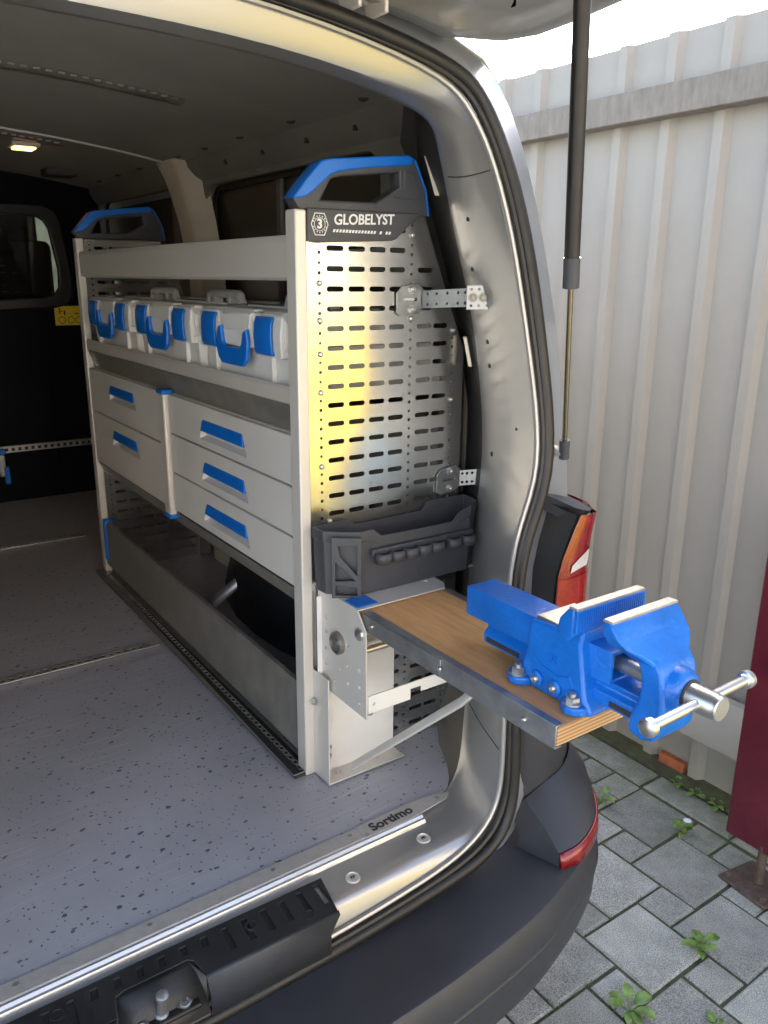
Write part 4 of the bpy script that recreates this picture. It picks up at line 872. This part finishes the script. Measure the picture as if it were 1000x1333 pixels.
hsg = plate('housing_face', [(.730, .575), (.918, .575), (.918, .974), (.730, .974)], [circ(.752, .665, .003, 8), circ(.845, .70, .003, 8)], .003, whitem, wb, XZ(1.262), bevel=.0006)
box('housing_cheek', .7275, .7305, 1.218, 1.2765, .573, .812, alu, wb, bevel=.0008)
box('housing_foot', .7275, .918, 1.218, 1.262, .5735, .5765, alu, wb, bevel=.0008)
box('roller', .745, .94, 1.195, 1.225, .86, .885, whitem, wb, bevel=.008)
tube('torsion_rod', [(.745, 1.165, .885), (.940, 1.165, .885)], .007, steel, wb)
cb = plate('cross_bar', [(.744, .790), (.842, .790), (.842, .812), (.868, .812), (.868, .800), (.945, .800), (.945, .826), (.744, .826)], [circ(.756, .808, .0035, 10)], .003, whitem, wb, XZ(1.102), bevel=.0006)
tube('brace', [(.782, 1.212, .604), (.782, 1.195, .620), (.782, .885, .905), (.783, .850, .945)], .0095, alu, wb, flat=.55, n=10)
for p, a in (((.752, 1.2605, .612), (0, -1, 0)), ((.752, 1.2605, .632), (0, -1, 0)), ((.765, 1.245, .576), (0, 0, 1)), ((.86, 1.245, .576), (0, 0, 1)), ((.855, 1.2605, .68), (0, -1, 0)), ((.724, 1.265, .745), (-1, 0, 0)), ((.755, 1.245, .991), (0, 0, 1))):
    bolt('bolt', p, a, .0055, steel, wb)
bd_ = box('plywood_top', .7525, .9485, .6525, 1.150, .955, .9845, wood, wb, bevel=.0015)
box('plywood_edge', .7528, .9482, .6515, .6545, .9552, .9842, woode, bd_, bevel=.0006)
for s_, nm in ((.7495, 1), (.9515, -1)):
    rl = prism('side_rail', [(s_, .951), (s_, .9875), (s_ + nm * .014, .9875), (s_ + nm * .014, .9852), (s_ + nm * .0024, .9852), (s_ + nm * .0024, .9534), (s_ + nm * .014, .9534), (s_ + nm * .014, .951)], 'y', .652, 1.128, galv, wb, bevel=.0008)
    prism('rail_web', [(s_ - nm * .0028, .9525), (s_ - nm * .0028, .984), (s_ - nm * .0004, .984), (s_ - nm * .0004, .9525)], 'y', .90, 1.125, galv, rl, bevel=.0008)
    for y in (.712, .9, 1.095): bolt('rivet', (s_ - nm * .0030 if y > .8 else s_ - nm * .0003, y, .969), (-nm, 0, 0), .0045, steel, rl, hexa=False)

# ------------------------------------------------------------------ bench vise
vs = thing('bench_vise', 'blue cast iron bench vise bolted to the plywood bench', 'vise', (.85, .70, .985))
VX = .850
fb = prism('fixed_body', [(.806, .986), (.806, .996), (.790, 1.002), (.776, 1.018), (.768, 1.045), (.764, 1.088), (.760, 1.0945), (.700, 1.0985), (.690, 1.102), (.684, 1.110), (.680, 1.125), (.668, 1.128), (.662, 1.110), (.667, 1.085), (.660, 1.05), (.652, 1.01), (.642, .997), (.640, .986)], 'x', VX - .047, VX + .047, vblue, vs, bevel=.007, seg=3)
prism('jaw_head', [(.693, 1.110), (.689, 1.128), (.677, 1.143), (.674, 1.147), (.6615, 1.147), (.6615, 1.110), (.672, 1.096)], 'x', VX - .070, VX + .072, vblue, fb, bevel=.004, seg=3)
for sx_ in (-1, 1):
    for y in (.776, .668):
        V = [(VX + sx_ * .040 + sx_ * x, y + yy) for x, yy in ((0, -.022), (.012, -.021), (.024, -.012), (.028, 0), (.024, .012), (.012, .021), (0, .022))]
        prism('mounting_ear', V, 'z', .9865, 1.001, vblue, fb, bevel=.004, seg=3)
        bolt('nut', (VX + sx_ * .053, y, 1.001), (0, 0, 1), .0105, steel, vs)
plate('raised_panel', [(.672, 1.02), (.682, 1.012), (.73, 1.016), (.752, 1.03), (.756, 1.042), (.735, 1.030), (.70, 1.026), (.68, 1.034)], [], .003, vblue, fb, frame((VX - .0475, 0, 0), (0, 1, 0), (0, 0, 1)), bevel=.001)
text('cast_number', '150', .017, vblue, fb, frame((VX - .0472, .716, 1.046), (0, -1, 0), (0, 0, 1)), th=.0012, bold=.0005, align='CENTER')
for y in (.742, .706): 
    lathe('socket_boss', [(.0125, -.004), (.0125, .004), (.009, .006)], (VX - .047, y, 1.006), (-1, 0, 0), vblue, fb, n=18); bolt('socket_screw', (VX - .052, y, 1.006), (-1, 0, 0), .0068, steel, vs, hexa=False)
box('anvil_face', VX - .040, VX + .040, .705, .758, 1.0945, 1.0995, steel, fb, bevel=.0015)
boxes('jaw_insert', [(VX - .070, VX + .072, .6575, .6725, 1.146, 1.150)], worn, fb, bevel=.001)
kn = plate('jaw_face', [(VX - .070, 1.114), (VX + .072, 1.114), (VX + .072, 1.1465), (VX - .070, 1.1465)], [], .005, vblue, fb, XZ(.659), bevel=.0008)
boxes('jaw_teeth', [(VX - .069 + i * .0045, VX - .0665 + i * .0045, .6555, .657, 1.116, 1.145) for i in range(31)], vblue, kn, bevel=0)
# slide: hollow square tube on top, guide rail below
sl_ = [(VX - .030, 1.040), (VX + .030, 1.040), (VX + .030, 1.088), (VX - .030, 1.088)]
sli = [(VX - .022, 1.046), (VX + .022, 1.046), (VX + .022, 1.081), (VX - .022, 1.081)]
plate('slide_tube', sl_, [sli], .300, vblue, vs, XZ(.776), bevel=.003)
box('slide_end', VX - .022, VX + .022, .916, .922, 1.046, 1.081, vblue, vs, bevel=.001)
prism('guide_rail', [(VX - .024, 1.041), (VX - .020, 1.030), (VX - .028, 1.022), (VX - .028, 1.004), (VX + .028, 1.004), (VX + .028, 1.022), (VX + .020, 1.030), (VX + .024, 1.041)], 'y', .545, .882, vblue, vs, bevel=.002)
for q in ((.80, .875), (.575, .625)): box('guide_slot', VX - .0287, VX - .0278, *q, 1.008, 1.016, ink, vs, bevel=0)
tube('screw_spindle', [(VX, .70, 1.0615), (VX, .54, 1.0615)], .0115, steel, vs, n=16)
# moving jaw: wide head on a curved neck
mj = prism('moving_jaw', [(.592, 1.108), (.572, 1.114), (.554, 1.106), (.544, 1.092), (.538, 1.062), (.536, 1.03), (.539, 1.006), (.547, .993), (.566, .988), (.584, .992), (.589, 1.001), (.585, 1.02), (.575, 1.045), (.573, 1.070), (.578, 1.088), (.587, 1.098)], 'x', VX - .036, VX + .038, vblue, vs, bevel=.008, seg=3)
rows = []
for z, hw_, ya, yb_ in ((1.1485, .068, .599, .6145), (1.142, .0695, .593, .6150), (1.130, .069, .583, .614), (1.119, .064, .571, .611), (1.110, .050, .561, .606), (1.098, .038, .551, .594)):
    rows.append([(VX - hw_, ya + .006, z), (VX - hw_ + .006, ya, z), (VX + hw_ - .006, ya, z), (VX + hw_, ya + .006, z), (VX + hw_, yb_ - .002, z), (VX + hw_ - .003, yb_, z), (VX - hw_ + .003, yb_, z), (VX - hw_, yb_ - .002, z)])
nb = 8; V = [p for r in rows for p in r]; F = [tuple(range(nb)), tuple((len(rows) - 1) * nb + j for j in range(nb))]
for i in range(len(rows) - 1): F += [(i * nb + j, i * nb + (j + 1) % nb, (i + 1) * nb + (j + 1) % nb, (i + 1) * nb + j) for j in range(nb)]
mk('jaw_head', V, F, vblue, mj, bevel=.0025, ang=40)
box('jaw_insert', VX - .068, VX + .068, .6005, .6165, 1.1475, 1.1515, worn, mj, bevel=.001)
lathe('screw_boss', [(.032, -.014), (.031, .002), (.026, .010), (.022, .012)], (VX, .537, 1.0635), (0, -1, 0), vblue, mj, n=28)
lathe('boss_ring', [(.0205, 0), (.0205, .003), (.018, .004)], (VX, .526, 1.0635), (0, -1, 0), ink, mj, n=24)
lathe('screw_head', [(.0175, 0), (.0175, .040), (.0165, .0425), (.0165, .048), (.0150, .0495)], (VX, .528, 1.0635), (0, -1, 0), steel, vs, n=28)
hb = tube('handle_bar', [(.744, .505, 1.062), (.945, .505, 1.065)], .0068, steel, vs, n=16)
for x, s_ in ((.738, 1), (.951, -1)): lathe('bar_knob', [(.008, -.002), (.0118, 0), (.0122, .004), (.0122, .009), (.009, .0105), (.0078, .014)], (x, .505, 1.062 if s_ > 0 else 1.065), (s_, 0, 0), steel, hb, n=18)

# ------------------------------------------------------------------ strap hook on the bulkhead rail, seen at the edge
hk = thing('strap_clip', 'blue and white strap clip hanging from the bulkhead rail', 'clip', (.615, 3.85, .72))
box('clip_head', .585, .632, 3.835, 3.868, .800, .825, blue, hk, bevel=.004); box('clip_body', .600, .628, 3.84, 3.862, .70, .80, galv, hk, bevel=.004); box('clip_tongue', .618, .642, 3.836, 3.850, .665, .745, blue, hk, bevel=.004)

# ------------------------------------------------------------------ weeds in the paving
def weed(x, y, n, size, label, seed, tall=0, flower=False):
    random.seed(seed); t = thing('weed', label, 'weed', (x, y, 0)); st = []
    for i in range(n):
        a = 2 * pi * i / n + random.uniform(-.5, .5); l = size * random.uniform(.6, 1.1); el = random.uniform(.35, 1.0); hh = random.uniform(.0, tall)
        b0 = Vector((x, y, -.008)); p1 = b0 + Vector((cos(a) * l * .25, sin(a) * l * .25, hh + l * .3 * sin(el) + .006)); st.append(([b0, b0.lerp(p1, .5) + Vector((0, 0, .004)), p1], [.0016, .0012, .0008]))
        d = Vector((cos(a) * cos(el), sin(a) * cos(el), sin(el) * .7)); s = Vector((-sin(a), cos(a), 0)); wd = l * random.uniform(.22, .32); V = []; F = []
        for k_ in range(6):
            tt = k_ / 5; wk = wd * sin(pi * min(1, tt * .9 + .08)) ** .8; c_ = p1 + d * l * tt - Vector((0, 0, l * .35 * tt * tt)); cu = Vector((0, 0, wk * .25))
            V += [c_ - s * wk + cu, c_, c_ + s * wk + cu]
        for k_ in range(5): F += [(3 * k_, 3 * k_ + 1, 3 * k_ + 4, 3 * k_ + 3), (3 * k_ + 1, 3 * k_ + 2, 3 * k_ + 5, 3 * k_ + 4)]
        mk('leaf', V, F, leafm, t)
    if tall > .02: st.append(([Vector((x, y, -.008)), Vector((x + .004, y + .003, tall * .6)), Vector((x + .012, y - .004, tall * 1.3))], [.002, .0016, .0008]))
    tubes('stem', st, leafm, t, n=5)
    if flower: lathe('flower', [(.002, 0), (.009, .004), (.012, .006), (.006, .009)], (x + .012, y - .004, tall * 1.3), (0, 0, 1), white, t, n=10)
weed(1.27, .835, 8, .062, 'broad-leaved weed sprouting in the joint nearest the bumper', 1)
weed(1.545, .84, 9, .046, 'straggly tall weed beside the small dark paver', 2, .03)
weed(1.895, 1.135, 14, .034, 'weed with a white flower between mossy pavers', 3, .025, True)
weed(1.80, 1.36, 9, .042, 'leafy weed on the mossy paving behind the bench end', 5, .03)
weed(1.72, 1.44, 8, .044, 'dark green weed right beside the bumper corner', 6, .01)
weed(1.40, .70, 6, .03, 'low weed in the joint by the dark paver, away from the fence', 9)
for q, (yy, sd_) in enumerate(((1.15, 21), (1.22, 22), (1.29, 23), (1.08, 24))):
    weed(2.085, yy, 8, .032, 'clump of small leaves at the fence foot', sd_, .008)
for o in bpy.data.objects:
    if o.get('label') == 'clump of small leaves at the fence foot': o['group'] = 'weeds along the fence foot'

# ------------------------------------------------------------------ surroundings behind the camera and the fence
yw = thing('garden_wall', 'sunlit yellow rendered garden wall across the yard', 'wall', (5, -5, 0))
box('render', 3.2, 8.2, -5.3, -5.0, -.03, 1.35, yell, yw); box('coping', 3.15, 8.25, -5.36, -4.94, 1.352, 1.41, yard, yw)
hs2 = thing('bounce_building', 'long white building behind the camera, added to bounce sunlight', 'bounce_building', (0, -9, 0))  # unseen building, added to bounce sunlight at the van and fence
box('bounce_wall', -9, 9.5, -13, -8.6, -.03, 5.6, mat('bounce_render', (.52, .50, .46), .85, var=.08, vscale=2), hs2); prism('roof', [(-13.4, 5.6), (-10.8, 7.4), (-8.2, 5.6)], 'x', -9.3, 9.8, brick_m, hs2, bevel=.01)
for x in (-7, -4.2, -1.4, 1.4, 4.2, 7):
    for z in (.9, 3.4):
        wq = box('window', x - .55, x + .55, -8.61, -8.57, z, z + 1.3, glassd, hs2); box('sill', x - .62, x + .62, -8.60, -8.50, z - .06, z - .005, yard, wq)
random.seed(8); hd_ = thing('hedge', 'dense green hedge growing in front of the van', 'hedge', (.3, 8.5, 0)); HV, HF = [], []
for q in range(5000):
    c_ = Vector((random.uniform(-3, 4.5), 8.5 + random.gauss(0, .35), random.uniform(-.03, 2.6) + .15 * sin(q))); a = Vector((random.gauss(0, 1), random.gauss(0, 1), random.gauss(0, 1))).normalized(); b = a.orthogonal().normalized(); l = random.uniform(.04, .09); n = len(HV)
    HV += [c_ - a * l, c_ + b * l * .5, c_ + a * l, c_ - b * l * .5]; HF.append((n, n + 1, n + 2, n + 3))
mk('foliage', HV, HF, leafm, hd_, smooth=False, kind='stuff'); tubes('stems', [([(x * .3 - 3, 8.5, -.03), (x * .3 - 2.95, 8.52, 1.0), (x * .3 - 3, 8.5, 2.2)], [.03, .025, .012]) for x in range(26)], barkm, hd_)
random.seed(5); tr = thing('bare_tree', 'pale leafless tree beyond the fence', 'tree', (5.5, 5.0, 0)); br = []
def grow(p, d, l, r, dep):
    q = p + d * l; br.append(([p, p.lerp(q, .5) + Vector((random.gauss(0, .03), random.gauss(0, .03), 0)) * l, q], [r, r * .85, r * .7]))
    if dep:
        for i in range(3): grow(p.lerp(q, random.uniform(.6, 1)), (d + Vector((random.gauss(0, .5), random.gauss(0, .5), random.gauss(.1, .25)))).normalized(), l * random.uniform(.55, .8), r * .62, dep - 1)
grow(Vector((5.5, 5.0, -.03)), Vector((0, 0, 1)), 1.4, .07, 5)
tubes('trunk', br[:1], barkm, tr, n=8); tubes('crown', br[1:], barkm, tr, n=5)
